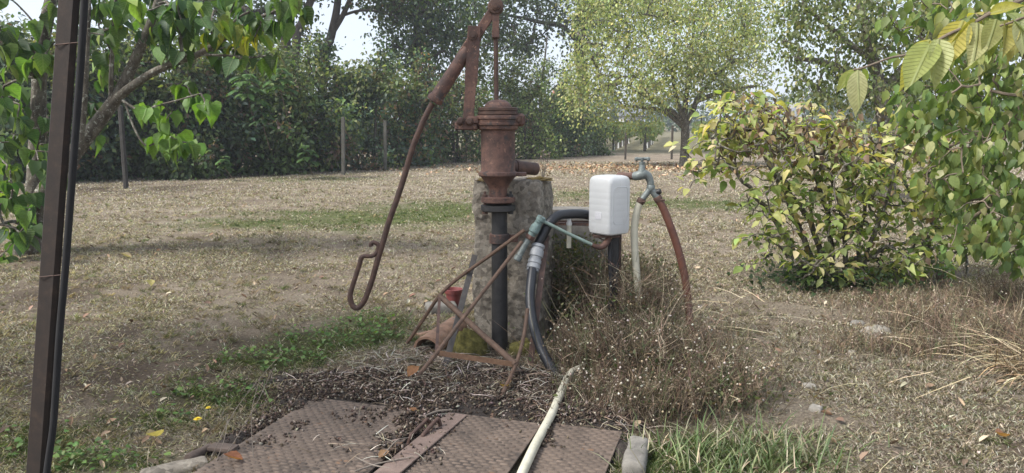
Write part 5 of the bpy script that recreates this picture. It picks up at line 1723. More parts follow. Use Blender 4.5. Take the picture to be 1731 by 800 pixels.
sz_ = [(1215, 235, 38, 30, 26, 0), (1250, 205, 45, 28, 30, .2), (1290, 190, 40, 20, 26, .3), (1235, 270, 38, 25, 16, -.1), (1300, 240, 50, 35, 36, 0), (1350, 215, 55, 30, 34, .3), (1360, 260, 60, 35, 42, 0), (1420, 235, 60, 30, 36, .3), (1400, 290, 70, 35, 46, -.1), (1480, 250, 55, 35, 36, .2),
       (1470, 300, 60, 35, 38, 0), (1540, 270, 50, 40, 30, .3), (1330, 320, 40, 40, 26, -.2), (1420, 345, 70, 35, 36, -.2), (1500, 360, 60, 40, 36, 0), (1340, 390, 35, 35, 18, -.3), (1450, 410, 60, 35, 28, -.3), (1520, 420, 50, 30, 24, -.2), (1400, 440, 50, 25, 16, -.35), (1480, 455, 50, 20, 18, -.4), (1290, 405, 25, 14, 8, -.3), (1255, 390, 16, 14, 5, -.3), (1560, 340, 40, 40, 34, .2), (1570, 400, 45, 35, 30, .1), (1590, 300, 35, 45, 26, .3), (1610, 370, 30, 40, 20, .3), (1380, 330, 60, 40, 22, -.3), (1470, 370, 60, 40, 26, -.35), (1530, 450, 50, 22, 20, -.2), (1440, 465, 60, 16, 16, -.3), (1370, 440, 34, 26, 14, -.3), (1270, 225, 50, 30, 24, -.2), (1330, 250, 60, 34, 34, -.35), (1450, 270, 70, 34, 40, -.35), (1195, 245, 22, 18, 10, 0), (1260, 188, 36, 16, 14, .1), (1600, 260, 40, 40, 26, .1), (1620, 330, 36, 45, 26, .1), (1610, 420, 40, 26, 18, .1), (1560, 240, 40, 30, 20, .2), (1190, 285, 22, 20, 8, -.1), (1275, 350, 26, 30, 9, -.2), (1300, 440, 26, 20, 8, -.3)]
T = []; TZ = []
for x, y, rx, ry, nn, dy in sz_:
    for _ in range(nn):
        u, v = RNG.normal(0, .5, 2)
        T.append(tuple(P(x + u * rx * 1.25, y + v * ry * 1.3, YS_ + dy * .7 + RNG.normal(0, .26)))); TZ.append(y + v * ry)
for k in range(60):      # loose withered shoots standing out of the top and the left side
    x = RNG.uniform(1215, 1540); y = 176 + (x - 1250) * .16 + RNG.uniform(-22, 22)
    if k > 44: x, y = RNG.uniform(1170, 1260), RNG.uniform(225, 300)
    T.append(tuple(P(x, y, YS_ + RNG.normal(.05, .25)))); TZ.append(y)
T = np.array(T); T = T[RNG.random(len(T)) < .80]; T[:, 2] = np.maximum(T[:, 2], .06)
sk.reach(T, .9 * k_, .16, 3, .02, .34)
sk.mesh('stem', M['bark'], shrub, 8)
per = 5
pos = np.repeat(T, per, 0); n = len(pos)
ang = RNG.random(n) * 6.283
off = np.stack([np.cos(ang), np.sin(ang), RNG.normal(.1, .3, n)], -1)
pos = pos + off * .05 * RNG.uniform(.3, 2.0, n)[:, None]
d = off * 1.0 + RNG.normal(0, .25, (n, 3)); d[:, 2] -= .45
up_ = np.array([0, -.15, 1.0]) + RNG.normal(0, .35, (n, 3)) + off * .25
sz = .086 * RNG.uniform(.45, 1.4, n)
x_, y_, _d = proj(pos)
hi = np.clip((330 - y_) / 130, 0, 1)          # the tops have turned first
r_ = RNG.random(n)
colS = palette([(0.185, 0.245, 0.075), (0.235, 0.29, 0.095), (0.135, 0.185, 0.058), (0.31, 0.335, 0.125)], n)
yl = r_ < .20 + .42 * hi
colS[yl] = palette([(0.40, 0.385, 0.155), (0.45, 0.42, 0.20), (0.34, 0.35, 0.13), (0.50, 0.43, 0.26)], int(yl.sum()))
bl = RNG.random(n) < (.06 + .50 * np.clip((300 - y_) / 80, 0, 1) * (x_ > 1240))
colS[bl] = palette([(0.17, 0.11, 0.075), (0.25, 0.17, 0.115), (0.34, 0.25, 0.17), (0.11, 0.075, 0.055)], int(bl.sum()))
sz[bl] *= .72
up_[bl] += RNG.normal(0, .8, (int(bl.sum()), 3)); d[bl, 2] -= .9
leafage(shrub, OVATE, SMALL_OVATE, pos, frames(d, up_), sz, colS, 'leaf_obj', extra=np.where(y_ < 470, 1, .6))

# --- green small tree hanging in from the right
YR = 5.4
rt = thing('hanging_tree', 'small green tree hanging over the lawn at the right edge', 'tree', (P(1850, 500, YR).x, YR + .3, 0))
k_ = YR / FPX
sk = Skeleton()


def RP(px, py, dy=0.0): return P(px, py, YR + dy)


for st in ([(1850, 640, 20, .3), (1840, 400, 16, .3), (1820, 200, 12, .3), (1790, 60, 9, .3), (1760, -60, 6, .3)], [(1820, 220, 8, .3), (1760, 120, 6, .2), (1690, 60, 4, .1), (1620, 40, 2.5, 0)], [(1835, 330, 8, .3), (1760, 240, 6, .1), (1680, 220, 4, 0), (1600, 250, 2.5, -.1)],
           [(1838, 380, 7, .3), (1780, 330, 5, .1), (1710, 330, 4, 0), (1640, 370, 2.4, -.1)], [(1790, 60, 6, .3), (1720, -10, 4, .2), (1640, -20, 2.6, .1)], [(1800, 120, 4, .1), (1735, 160, 3, -.2), (1660, 150, 2, -.2)]):
    p2 = spl([RP(a, b, e) for a, b, c, e in st], 3); sk.stem(p2, lerp_list([c * k_ for a, b, c, e in st], len(p2)))
hz = [(1700, 60, 55, 45, 26, 0), (1620, 60, 45, 40, 16, .2), (1700, 150, 50, 45, 34, 0), (1630, 150, 50, 45, 28, .1), (1560, 140, 40, 40, 12, .2), (1700, 240, 45, 45, 36, -.1), (1630, 240, 45, 45, 30, 0), (1570, 230, 35, 40, 14, .1), (1700, 320, 45, 40, 36, -.1), (1640, 320, 40, 40, 28, 0), (1590, 310, 30, 35, 12, 0), (1700, 390, 40, 30, 30, -.1), (1640, 395, 40, 25, 20, -.1), (1715, 430, 25, 14, 12, -.1), (1530, 60, 30, 40, 8, .3), (1600, 0, 60, 25, 14, .2), (1700, -10, 60, 25, 14, .1), (1535, 190, 26, 30, 8, .2)]
T = []
for x, y, rx, ry, nn, dy in hz:
    for _ in range(nn):
        T.append(tuple(P(x + RNG.uniform(-1, 1) * rx, y + RNG.uniform(-1, 1) * ry, YR + dy + RNG.normal(0, .2))))
T = np.array(T)
sk.reach(T, .75 * k_, .13, 3, -.02, .36)
sk.mesh('trunk', M['twig'], rt, 7)
per = 5
pos = np.repeat(T, per, 0); n = len(pos)
off = np.stack([RNG.normal(0, 1, n), RNG.normal(0, 1, n), RNG.normal(-.3, .8, n)], -1)
pos = pos + off * .045
d = unit(off) * .5 + RNG.normal(0, .25, (n, 3)); d[:, 2] -= 1.1
up_ = np.array([-.1, -.7, .35]) + RNG.normal(0, .45, (n, 3))
sz = .092 * RNG.uniform(.6, 1.25, n)
colR = palette([(0.12, 0.175, 0.058), (0.165, 0.225, 0.072), (0.22, 0.27, 0.09), (0.29, 0.32, 0.12), (0.09, 0.135, 0.05), (0.40, 0.40, 0.23)], n, [3, 3, 2.5, 1.6, 1.6, .8])
leafage(rt, OVATE, SMALL_OVATE, pos, frames(d, up_), sz, colR, 'leaf_obj')

# --- cherry twig close to the camera, top right
YC = 1.75
ct = thing('cherry_branch', 'close branch with large drooping yellow-green veined leaves', 'branch', P(1731, 10, YC))
tw_px = [(1790, -30, .12), (1731, -2, .07), (1700, 12, .05), (1672, 24, .03), (1640, 42, .02), (1600, 60, 0), (1570, 78, 0), (1535, 92, -.02), (1505, 98, -.03), (1478, 108, -.04), (1455, 116, -.05), (1443, 118, -.05)]
p2 = spl([P(a, b, YC + e) for a, b, e in tw_px], 4)
mb = MB(); mb.tube(p2, lerp_list([5 * YC / FPX, 3.4 * YC / FPX, 2.6 * YC / FPX, 1.8 * YC / FPX, 1.6 * YC / FPX], len(p2)), 8)
pl2 = spl([P(a, b, YC + e) for a, b, e in ((1800, 30, -.06), (1740, 28, -.06), (1710, 38, -.05), (1690, 44, -.04))], 4)
mb.tube(pl2, 1.8 * YC / FPX, 7)
mb.build('twig', M['twig'], ct)
me_l = [shape_mesh('leaf', s, M['leaf_vein']) for s in LANCE]
# base px, tip px, depth offset base/tip, colour
CL = [((1446, 117), (1415, 152), -.05, -.03, 1), ((1447, 118), (1434, 165), -.05, -.06, 1), ((1450, 118), (1450, 176), -.06, -.10, 0), ((1456, 117), (1466, 160), -.05, .0, 2), ((1448, 118), (1428, 158), -.04, .02, 2),
      ((1572, 66), (1533, 128), .0, -.03, 3), ((1576, 70), (1542, 130), .0, -.08, 1), ((1586, 66), (1583, 128), -.01, -.07, 0), ((1600, 62), (1600, 112), 0, -.02, 2), ((1628, 34), (1596, 108), .02, -.04, 3), ((1640, 40), (1618, 92), .02, .02, 2), ((1652, 34), (1634, 80), .03, -.03, 3),
      ((1652, 38), (1654, 95), .02, -.06, 0), ((1668, 30), (1676, 88), .03, .0, 2), ((1660, 34), (1630, 68), .03, .05, 3), ((1684, 32), (1672, 80), .0, -.05, 2), ((1700, 34), (1706, 78), -.03, -.08, 4), ((1690, 36), (1724, 62), -.03, -.04, 0), ((1720, 28), (1735, 84), -.05, -.08, 0), ((1672, 24), (1720, 8), .03, -.02, 3), ((1660, 26), (1640, 12), .03, .08, 3), ((1700, 22), (1740, 40), .0, -.08, 2), ((1725, 14), (1765, 60), .0, -.06, 0), ((1735, 20), (1715, 80), .02, -.02, 4),
      ((1575, 66), (1606, 44), .0, .05, 1), ((1560, 76), (1585, 60), .0, .05, 1)]
CC = [(0.36, 0.37, 0.19), (0.25, 0.28, 0.08), (0.20, 0.25, 0.08), (0.32, 0.31, 0.06), (0.34, 0.30, 0.11)]
for k, (b, t, d0, d1, ci) in enumerate(CL):
    p0, p1 = P(b[0], b[1], YC + d0), P(t[0], t[1], YC + d1)
    dd = p1 - p0
    upv = np.array([[RNG.uniform(-.8, .8), -1, .25 + RNG.uniform(-.2, .4)]])
    rt_ = frames(np.array([tuple(dd)]), upv)[0]
    place_leaf('leaf', me_l[k % 3], tuple(p0), rt_, dd.length * 1.12, tuple(c * RNG.uniform(.9, 1.1) for c in CC[ci]), ct)

# ------------------------------------------------------------------ GRASS, WEEDS, LITTER
def field(n, d0, d1, power=.6, spread=.78):
    u = RNG.random(n); a = 1 - power
    d = (d0 ** a + u * (d1 ** a - d0 ** a)) ** (1 / a)
    x = RNG.uniform(-spread, spread, n) * d
    return x, d


def in_pillar(x, y):
    return (np.abs(x - pc.x) < .27) & (np.abs(y - PILY) < .24)


def dry_grass():
    n = 760000
    x, y = field(n, 2.5, 34, 1.02)
    nn = .5 * fbm(x * 1.4, y * 1.4, 21) + .5 * fbm(x * 7, y * 7, 23); soil = zone(x, y, SOIL_SHADE_Z, 5); green = zone(x, y, GREEN_Z, 1); lit = zone(x, y, LITTER_Z, 8)
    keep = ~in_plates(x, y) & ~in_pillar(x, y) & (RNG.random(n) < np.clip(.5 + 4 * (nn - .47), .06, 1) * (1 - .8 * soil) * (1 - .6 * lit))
    x, y, nn, green = x[keep], y[keep], nn[keep], green[keep]
    n = len(x)
    dist = np.hypot(x, y)
    ln = RNG.uniform(.012, .036, n) * (1 + dist * .05) * (.6 + .8 * nn)
    wd = np.maximum(.0010, dist * .00036) * RNG.uniform(.7, 1.4, n)
    tilt = np.where(RNG.random(n) < .5, RNG.uniform(.02, .35, n), RNG.uniform(.3, 1.6, n))
    g = RNG.random(n) * 6.283
    d = np.stack([np.cos(g), np.sin(g), tilt], -1)
    up_ = np.stack([RNG.normal(0, .4, n), RNG.normal(0, .4, n), np.ones(n)], -1)
    pos = np.stack([x, y, ghash(x, y) - .002 + RNG.uniform(0, .008, n)], -1)
    c = palette([(0.47, 0.415, 0.325), (0.37, 0.32, 0.25), (0.25, 0.205, 0.155), (0.125, 0.096, 0.074), (0.56, 0.515, 0.43), (0.34, 0.315, 0.275), (0.26, 0.235, 0.175)], n, [2.4, 3, 2.6, 2.6, 1.2, 2.6, .8])
    gm = RNG.random(n) < np.clip(green * .8 + .02, 0, .85)
    c[gm] = palette([(0.10, 0.14, 0.045), (0.14, 0.18, 0.06), (0.18, 0.20, 0.08), (0.075, 0.11, 0.035)], int(gm.sum()))
    o = pack('dry_grass', DIAMOND[0], DIAMOND[1], pos, frames(d, up_), np.stack([wd * 3.2, ln, ln], -1), c, M['grass'])
    tag(o, 'short dry lawn grass', kind='stuff')


dry_grass()


def grass_tufts():
    n0 = 9000; per = 16
    x, y = field(n0, 2.5, 18, .9)
    soil = zone(x, y, SOIL_SHADE_Z, 5); green = zone(x, y, GREEN_Z, 1); nn = fbm(x * 1.8, y * 1.8, 90)
    ok = ~in_plates(x, y) & ~in_pillar(x, y) & (RNG.random(n0) < np.clip((nn - .36) * 5, .05, 1) * (1 - .75 * soil))
    x, y, green = x[ok], y[ok], green[ok]; m_ = len(x)
    dist = np.hypot(x, y)
    c = palette([(0.40, 0.35, 0.27), (0.30, 0.255, 0.19), (0.20, 0.165, 0.12), (0.25, 0.24, 0.155), (0.17, 0.18, 0.09)], m_, [3, 3, 2, 1.4, .7])
    g = RNG.random(m_) < green * .7
    c[g] = palette([(0.09, 0.13, 0.045), (0.13, 0.17, 0.065)], int(g.sum()))
    X = np.repeat(x, per) + RNG.normal(0, .016, m_ * per); Y = np.repeat(y, per) + RNG.normal(0, .016, m_ * per)
    C = np.repeat(c, per, 0) * (1 + RNG.normal(0, .18, (m_ * per, 1)))
    n = len(X); a = RNG.random(n) * 6.283
    d = np.stack([np.cos(a), np.sin(a), RNG.uniform(.25, 1.8, n)], -1)
    L = np.repeat(RNG.uniform(.02, .055, m_) * (1 + dist * .03), per) * RNG.uniform(.5, 1.2, n)
    W = np.maximum(.0016, np.repeat(dist, per) * .0006)
    o = pack('grass_tufts', DIAMOND[0], DIAMOND[1], np.stack([X, Y, ghash(X, Y) - .003], -1), frames(d, np.stack([-np.cos(a) * .5, -np.sin(a) * .5, np.ones(n)], -1)), np.stack([W * 2, L, L], -1), np.clip(C, .01, .7), M['grass'])
    tag(o, 'small dry tufts standing in the lawn', kind='stuff')


grass_tufts()


def green_weeds():
    # clover and small broad leaves in the green patches near the camera
    n = 60000
    x, y = field(n, 2.5, 7.5, .4)
    Z = GREEN_Z[:5] + GREEN_Z[12:14]
    g = zone(x, y, Z, 1)
    keep = (RNG.random(n) < np.clip(g - .3, 0, 1) * .75 * np.clip((fbm(x * 5, y * 5, 77) - .34) * 6, 0, 1)) & ~in_plates(x, y) & ~in_pillar(x, y)
    x, y, g = x[keep], y[keep], g[keep]; n = len(x)
    h = RNG.uniform(.005, .06, n) * (.5 + g)
    pos = np.stack([x, y, ghash(x, y) + h], -1)
    a = RNG.random(n) * 6.283
    d = np.stack([np.cos(a), np.sin(a), RNG.normal(0, .3, n)], -1)
    rot = frames(d, np.stack([RNG.normal(0, .4, n), RNG.normal(-.15, .4, n), np.ones(n)], -1))
    c = palette([(0.060, 0.115, 0.028), (0.085, 0.15, 0.04), (0.11, 0.19, 0.05), (0.14, 0.21, 0.065)], n)
    o = pack('clover_leaves', SMALL_OVATE[0], SMALL_OVATE[1], pos, rot, RNG.uniform(.016, .036, n)[:, None] * np.array([1.4, 1, 1]), c, M['leaf_attr'])
    tag(o, 'low green clover and weeds in the lawn', kind='stuff')
    # fresh upright grass in the same patches and at the lower right
    n = 16000
    x, y = field(n, 2.5, 7.5, .4)
    g = zone(x, y, Z, 1)
    keep = (RNG.random(n) < np.clip(g - .2, 0, 1) * .6 * np.clip((fbm(x * 5, y * 5, 78) - .42) * 8, 0, 1)) & ~in_plates(x, y) & ~in_pillar(x, y)
    x, y, g = x[keep], y[keep], g[keep]; n = len(x)
    c0 = G(1200, 775); m_ = 520
    xx = RNG.normal(c0.x + .10, .28, m_); yy = RNG.normal(c0.y, .15, m_)
    ok = ~in_plates(xx - .03, yy)
    x = np.concatenate([x, xx[ok]]); y = np.concatenate([y, yy[ok]])
    big = np.concatenate([np.zeros(n), np.ones(int(ok.sum()))]); n = len(x)
    a = RNG.random(n) * 6.283
    d = np.stack([np.cos(a), np.sin(a), RNG.uniform(.5, 2.2, n)], -1)
    ln = np.where(big > 0, RNG.uniform(.06, .19, n), RNG.uniform(.03, .11, n))
    c = palette([(0.065, 0.10, 0.036), (0.10, 0.14, 0.055), (0.16, 0.195, 0.09), (0.27, 0.26, 0.16), (0.38, 0.33, 0.23)], n, [3, 3, 2.4, 1.6, 1.6])
    pos = np.stack([x, y, ghash(x, y) - .005], -1)
    up_ = np.stack([np.cos(a) * -.6, np.sin(a) * -.6, np.ones(n)], -1) + RNG.normal(0, .2, (n, 3))
    o = pack('green_grass', STALK[0], STALK[1], pos, frames(d, up_), np.stack([RNG.uniform(.004, .008, n), ln, ln], -1), c, M['grass'])
    tag(o, 'fresh green grass tufts', kind='stuff')


green_weeds()


def dry_weeds():
    """brown seeding weeds right of the pillar: stalks, side twigs, pale seed heads"""
    B_, D_, L_, W_, C_ = [], [], [], [], []
    H_ = []; HC = []
    spots = [  # px, py, rx m, ry m, stalks, height
        (985, 555, .14, .16, 330, .58), (1060, 580, .20, .20, 430, .60), (1095, 588, .13, .2, 330, .50), (1050, 640, .28, .18, 420, .36), (1150, 650, .26, .2, 430, .34), (1220, 680, .2, .15, 230, .27), (1100, 700, .28, .14, 300, .26), (980, 620, .12, .14, 150, .28), (1010, 680, .15, .12, 130, .2),
        (1600, 560, .5, .3, 480, .24), (1690, 600, .35, .35, 430, .34), (1560, 600, .4, .2, 300, .16), (1480, 590, .4, .2, 240, .13), (1500, 520, .5, .2, 260, .17), (1650, 520, .4, .2, 240, .22), (1720, 530, .2, .3, 200, .36)]
    for px, py, rx, ry, ns, hh in spots:
        c = G(px, py); ns = int(ns * 1.4)
        x = RNG.normal(c.x, rx * .6, ns); y = RNG.normal(c.y, ry * .6, ns)
        bad = in_pillar(x, y) | in_plates(x - .02, y)
        x, y = x[~bad], y[~bad]; m_ = len(x)
        base = np.stack([x, y, ghash(x, y) - .01], -1)
        a = RNG.random(m_) * 6.283; lean = RNG.uniform(.1, .75, m_)
        d = unit(np.stack([np.cos(a) * lean, np.sin(a) * lean, np.ones(m_)], -1))
        ln = hh * RNG.uniform(.5, 1.15, m_)
        colr = palette([(0.115, 0.082, 0.056), (0.165, 0.122, 0.082), (0.24, 0.18, 0.122), (0.07, 0.053, 0.038), (0.10, 0.115, 0.055), (0.42, 0.35, 0.25)], m_, [3, 3, 2.2, 2.4, 2, .9])
        B_.append(base); D_.append(d); L_.append(ln); W_.append(np.full(m_, .0034)); C_.append(colr)
        for k in range(6):
            t = RNG.uniform(.35, .98, m_)
            q = base + d * (ln * t)[:, None]
            dd = unit(d * .6 + rnd_dir(m_) * .8 + np.array([0, 0, .15]))
            l2 = ln * RNG.uniform(.12, .36, m_)
            B_.append(q); D_.append(dd); L_.append(l2); W_.append(np.full(m_, .0022)); C_.append(colr * RNG.uniform(.85, 1.3, (m_, 1)))
            if k < 3:
                sel = RNG.random(m_) < (.15 if px < 1300 else .04)
                H_.append((q + dd * l2[:, None])[sel])
    # long stems bent out of the tangle
    m_ = 130; c = G(1060, 610)
    base = np.stack([RNG.normal(c.x, .24, m_), RNG.normal(c.y, .18, m_), np.zeros(m_)], -1)
    a = RNG.random(m_) * 6.283; d = unit(np.stack([np.cos(a) * .8, np.sin(a) * .6, RNG.uniform(.4, 1.4, m_)], -1))
    B_.append(base); D_.append(d); L_.append(RNG.uniform(.35, .75, m_)); W_.append(np.full(m_, .0036)); C_.append(palette([(0.30, 0.23, 0.15), (0.42, 0.35, 0.24), (0.16, 0.115, 0.08), (0.20, 0.20, 0.11)], m_))
    B = np.concatenate(B_); D = np.concatenate(D_); L = np.concatenate(L_); W = np.concatenate(W_); C = np.concatenate(C_)
    n = len(B)
    o = pack('dry_weeds', STALK[0], STALK[1], B, frames(D, rnd_dir(n)), np.stack([W, L, L], -1), np.clip(C, 0, .6), M['litter'])
    tag(o, 'brown seeding weeds beside the pillar and path', kind='stuff')
    Hh = np.concatenate(H_); n = len(Hh)
    o = pack('seed_heads', BEAD[0], BEAD[1], Hh, frames(rnd_dir(n), rnd_dir(n)), RNG.uniform(.003, .0085, n), palette([(0.42, 0.37, 0.29), (0.52, 0.48, 0.40), (0.32, 0.25, 0.17)], n, [2, 1.2, 2]), M['litter'])
    tag(o, 'pale seed heads on the brown weeds', kind='stuff')
    # small leaves on the greener weeds, densest in the shade by the pillar
    T = []
    for px, py, rx, ry, nn, z0, z1 in ((965, 560, .09, .12, 2300, .1, .68), (1000, 560, .12, .14, 800, .15, .55), (1100, 560, .1, .1, 450, .15, .52), (1085, 520, .1, .1, 350, .2, .45), (1040, 600, .2, .2, 700, .05, .4), (1150, 660, .25, .2, 700, .02, .25), (1220, 690, .2, .12, 400, .02, .18)):
        c = G(px, py)
        T.append(np.stack([RNG.normal(c.x, rx, nn), RNG.normal(c.y, ry, nn), RNG.uniform(z0, z1, nn)], -1))
    T = np.concatenate(T); T = T[~in_pillar(T[:, 0], T[:, 1])]; n = len(T)
    o = pack('weed_leaves', DIAMOND[0], DIAMOND[1], T, frames(rnd_dir(n), rnd_dir(n) + np.array([0, 0, .5])), RNG.uniform(.014, .036, n), palette([(0.06, 0.075, 0.034), (0.085, 0.10, 0.045), (0.13, 0.135, 0.065), (0.16, 0.12, 0.075)], n), M['leaf_attr'])
    tag(o, 'dull green leaves among the brown weeds', kind='stuff')


dry_weeds()


SOIL_PTS = [(PB[0].x + .05, PB[0].y - .02, .34, .17, .062), (G(690, 668).x, G(690, 668).y, .26, .16, .066), (G(640, 672).x, G(640, 672).y - .02, .26, .14, .056), (G(745, 705).x, G(745, 705).y, .20, .15, .062), (G(800, 690).x, G(800, 690).y, .28, .16, .064), (G(880, 700).x, G(880, 700).y + .02, .24, .12, .060), (G(960, 708).x, G(960, 708).y + .03, .22, .11, .058), (G(1010, 722).x, G(1010, 722).y + .05, .16, .09, .05), (G(560, 668).x, G(560, 668).y, .16, .16, .05), (G(700, 720).x, G(700, 720).y, .11, .16, .052), (G(922, 735).x, G(922, 735).y, .045, .22, .052), (G(850, 640).x, G(850, 640).y, .45, .22, .03), (G(505, 692).x, G(505, 692).y, .06, .12, .05), (G(450, 722).x, G(450, 722).y, .05, .11, .05), (G(395, 752).x, G(395, 752).y, .05, .09, .048), (G(1050, 765).x, G(1050, 765).y, .035, .14, .046), (G(690, 742).x, G(690, 742).y, .07, .14, .05)]


def soil_h(x, y):
    h = np.zeros_like(x)
    for cx, cy, rx, ry, a in SOIL_PTS:
        h = np.maximum(h, a * np.exp(-(((x - cx) / rx) ** 2 + ((y - cy) / ry) ** 2) * .8))
    e = (fbm(x * 7, y * 7, 61) - .5) * .05 + (fbm(x * 25, y * 25, 62, 3) - .5) * .03
    return h + e * np.clip(h / .03, 0, 1) - .004


def soil_heap():
    gx = np.arange(-1.5, .75, .014); gy = np.arange(2.85, 4.9, .014)
    X, Y = np.meshgrid(gx, gy)
    Z = np.maximum(soil_h(X, Y), -.012) + np.minimum(ghash(X, Y), 0) * 0
    ny, nx = X.shape
    i = np.arange(ny - 1)[:, None] * nx + np.arange(nx - 1)[None]
    Q = np.stack([i, i + 1, i + nx + 1, i + nx], -1).reshape(-1, 4)
    Zf = Z.ravel()
    Q = Q[(Zf[Q].max(1) > .004)]
    used, inv = np.unique(Q, return_inverse=True)
    V = np.stack([X, Y, Z], -1).reshape(-1, 3)[used]
    mb = MB(); mb.v = [tuple(p) for p in V]; mb.f = [tuple(q) for q in inv.reshape(-1, 4).tolist()]
    M['soil'] = mottled('dark_crumbly_soil', [(0.3, (0.020, 0.015, 0.012)), (0.5, (0.045, 0.034, 0.027)), (0.72, (0.10, 0.078, 0.062))], 55, 1.0, 1.0, .02, fine=150)
    tag(mb.build('soil', M['soil'], None, angle=80), 'dark soil spilling over the back edge of the tread plates', kind='stuff')


soil_heap()


def straw():
    # loose straw, crumbs of bark and dry leaves on the soil round the frame and the plates
    P_, D_, L_, W_, C_ = [], [], [], [], []
    for px, py, rx, ry, nn, mn, mx in ((780, 630, .5, .26, 420, .03, .22), (880, 660, .55, .2, 300, .02, .12), (700, 690, .25, .2, 150, .02, .12), (610, 655, .35, .14, 200, .03, .13), (930, 690, .12, .25, 260, .02, .08), (960, 640, .2, .15, 380, .03, .16), (700, 610, .25, .15, 500, .03, .2), (1050, 720, .1, .2, 200, .04, .18), (640, 770, .2, .12, 140, .04, .16)):
        c = G(px, py)
        x = RNG.normal(c.x, rx * .7, nn); y = RNG.normal(c.y, ry * .7, nn)
        inp = in_plates(x, y)
        keep = ~in_pillar(x, y) & (~inp | (RNG.random(nn) < .35))
        x, y, inp = x[keep], y[keep], inp[keep]; m_ = len(x)
        a = RNG.random(m_) * 6.283
        P_.append(np.stack([x, y, np.maximum(np.where(inp, PZ + .006, ghash(x, y) + .006), soil_h(x, y) + .005) + RNG.uniform(0, .018, m_)], -1)); D_.append(np.stack([np.cos(a), np.sin(a), RNG.normal(.03, .12, m_)], -1))
        L_.append(RNG.uniform(mn, mx, m_)); W_.append(RNG.uniform(.0018, .0045, m_))
        C_.append(palette([(0.42, 0.37, 0.29), (0.50, 0.46, 0.39), (0.27, 0.21, 0.15), (0.14, 0.10, 0.075), (0.34, 0.30, 0.25)], m_, [1.3, .7, 2.5, 3.5, 1.6]))
    for k in range(90):       # long pale stalks at the right
        px, py = RNG.choice([1680, 1600, 1500, 1250, 1330]), RNG.uniform(500, 700)
        c = G(px + RNG.normal(0, 50), py)
        P_.append(np.array([[c.x, c.y, RNG.uniform(.02, .22)]])); a = RNG.normal(2.9, .7)
        D_.append(np.array([[math.cos(a), math.sin(a), RNG.normal(.05, .25)]])); L_.append(np.array([RNG.uniform(.15, .6)])); W_.append(np.array([.0032])); C_.append(palette([(0.46, 0.38, 0.25), (0.52, 0.45, 0.32)], 1))
    B = np.concatenate(P_); D = np.concatenate(D_); L = np.concatenate(L_); W = np.concatenate(W_); C = np.concatenate(C_); n = len(B)
    o = pack('straw', STALK[0], STALK[1], B, frames(D, np.stack([RNG.normal(0, .5, n), RNG.normal(0, .5, n), np.ones(n)], -1)), np.stack([W, L, L], -1), C, M['litter'])
    tag(o, 'loose straw and broken stalks on the soil', kind='stuff')
    # crumbs
    P_, C_ = [], []
    for px, py, rx, ry, nn in ((800, 660, .62, .27, 8000), (580, 660, .36, .16, 2600), (930, 680, .28, .25, 2600), (700, 735, .13, .3, 2000), (920, 740, .035, .3, 700), (480, 720, .14, .24, 1200), (640, 690, .2, .1, 900), (1000, 715, .2, .06, 700), (450, 722, .12, .2, 900), (640, 740, .3, .2, 500)):
        c = G(px, py)
        x = RNG.normal(c.x, rx * .62, nn); y = RNG.normal(c.y, ry * .62, nn)
        inp = in_plates(x, y)
        pr = fbm(x * 9, y * 9, 40)
        o_ = PB[3]; v = (x - o_.x) * PV.x + (y - o_.y) * PV.y
        keep = ~in_pillar(x, y) & (~inp | (pr > .46 + np.clip(v, 0, 1) * .25) | (soil_h(x, y) > PZ - .005))
        x, y, inp = x[keep], y[keep], inp[keep]
        P_.append(np.stack([x, y, np.maximum(np.where(inp, PZ + .004, ghash(x, y) + .003), soil_h(x, y)) + RNG.random(len(x)) ** 2 * .014], -1))
        C_.append(palette([(0.05, 0.036, 0.027), (0.075, 0.054, 0.04), (0.11, 0.082, 0.06), (0.03, 0.022, 0.018), (0.26, 0.22, 0.18)], len(x), [2.4, 3, 2.6, 2, 1.3]))
    B = np.concatenate(P_); C = np.concatenate(C_); n = len(B)
    o = pack('soil_crumbs', BEAD[0], BEAD[1], B, frames(rnd_dir(n), rnd_dir(n)), RNG.uniform(.003, .011, n)[:, None] * np.array([1.3, .9, .55]), C, M['litter'])
    tag(o, 'dark soil crumbs and bark bits around the plates', kind='stuff')
    # dry leaf litter on the lawn and under the lone tree
    n1 = 1500
    x = RNG.normal(G(1070, 284).x, 4.2, n1); y = RNG.normal(G(1060, 284).y - .5, 2.2, n1)
    x2, y2 = field(900, 2.6, 16, .5)
    ok = ~in_plates(x2, y2) & ~in_pillar(x2, y2); x2, y2 = x2[ok], y2[ok]
    xx = np.concatenate([x, x2]); yy = np.concatenate([y, y2]); n = len(xx)
    sz = np.concatenate([RNG.uniform(.06, .15, n1), RNG.uniform(.022, .06, len(x2))])
    a = RNG.random(n) * 6.283
    c = np.concatenate([palette([(0.36, 0.235, 0.135), (0.44, 0.31, 0.19), (0.30, 0.19, 0.115), (0.42, 0.35, 0.24)], n1), palette([(0.30, 0.22, 0.15), (0.22, 0.15, 0.10), (0.42, 0.36, 0.27), (0.14, 0.10, 0.07)], len(x2))])
    o = pack('leaf_litter', CURLED[0], CURLED[1], np.stack([xx, yy, ghash(xx, yy) + .012], -1), frames(np.stack([np.cos(a), np.sin(a), RNG.normal(0, .25, n)], -1), np.stack([RNG.normal(0, .4, n), RNG.normal(0, .4, n), np.ones(n)], -1)), sz, c, M['litter'])
    tag(o, 'small dry fallen leaves on the lawn', kind='stuff')


straw()

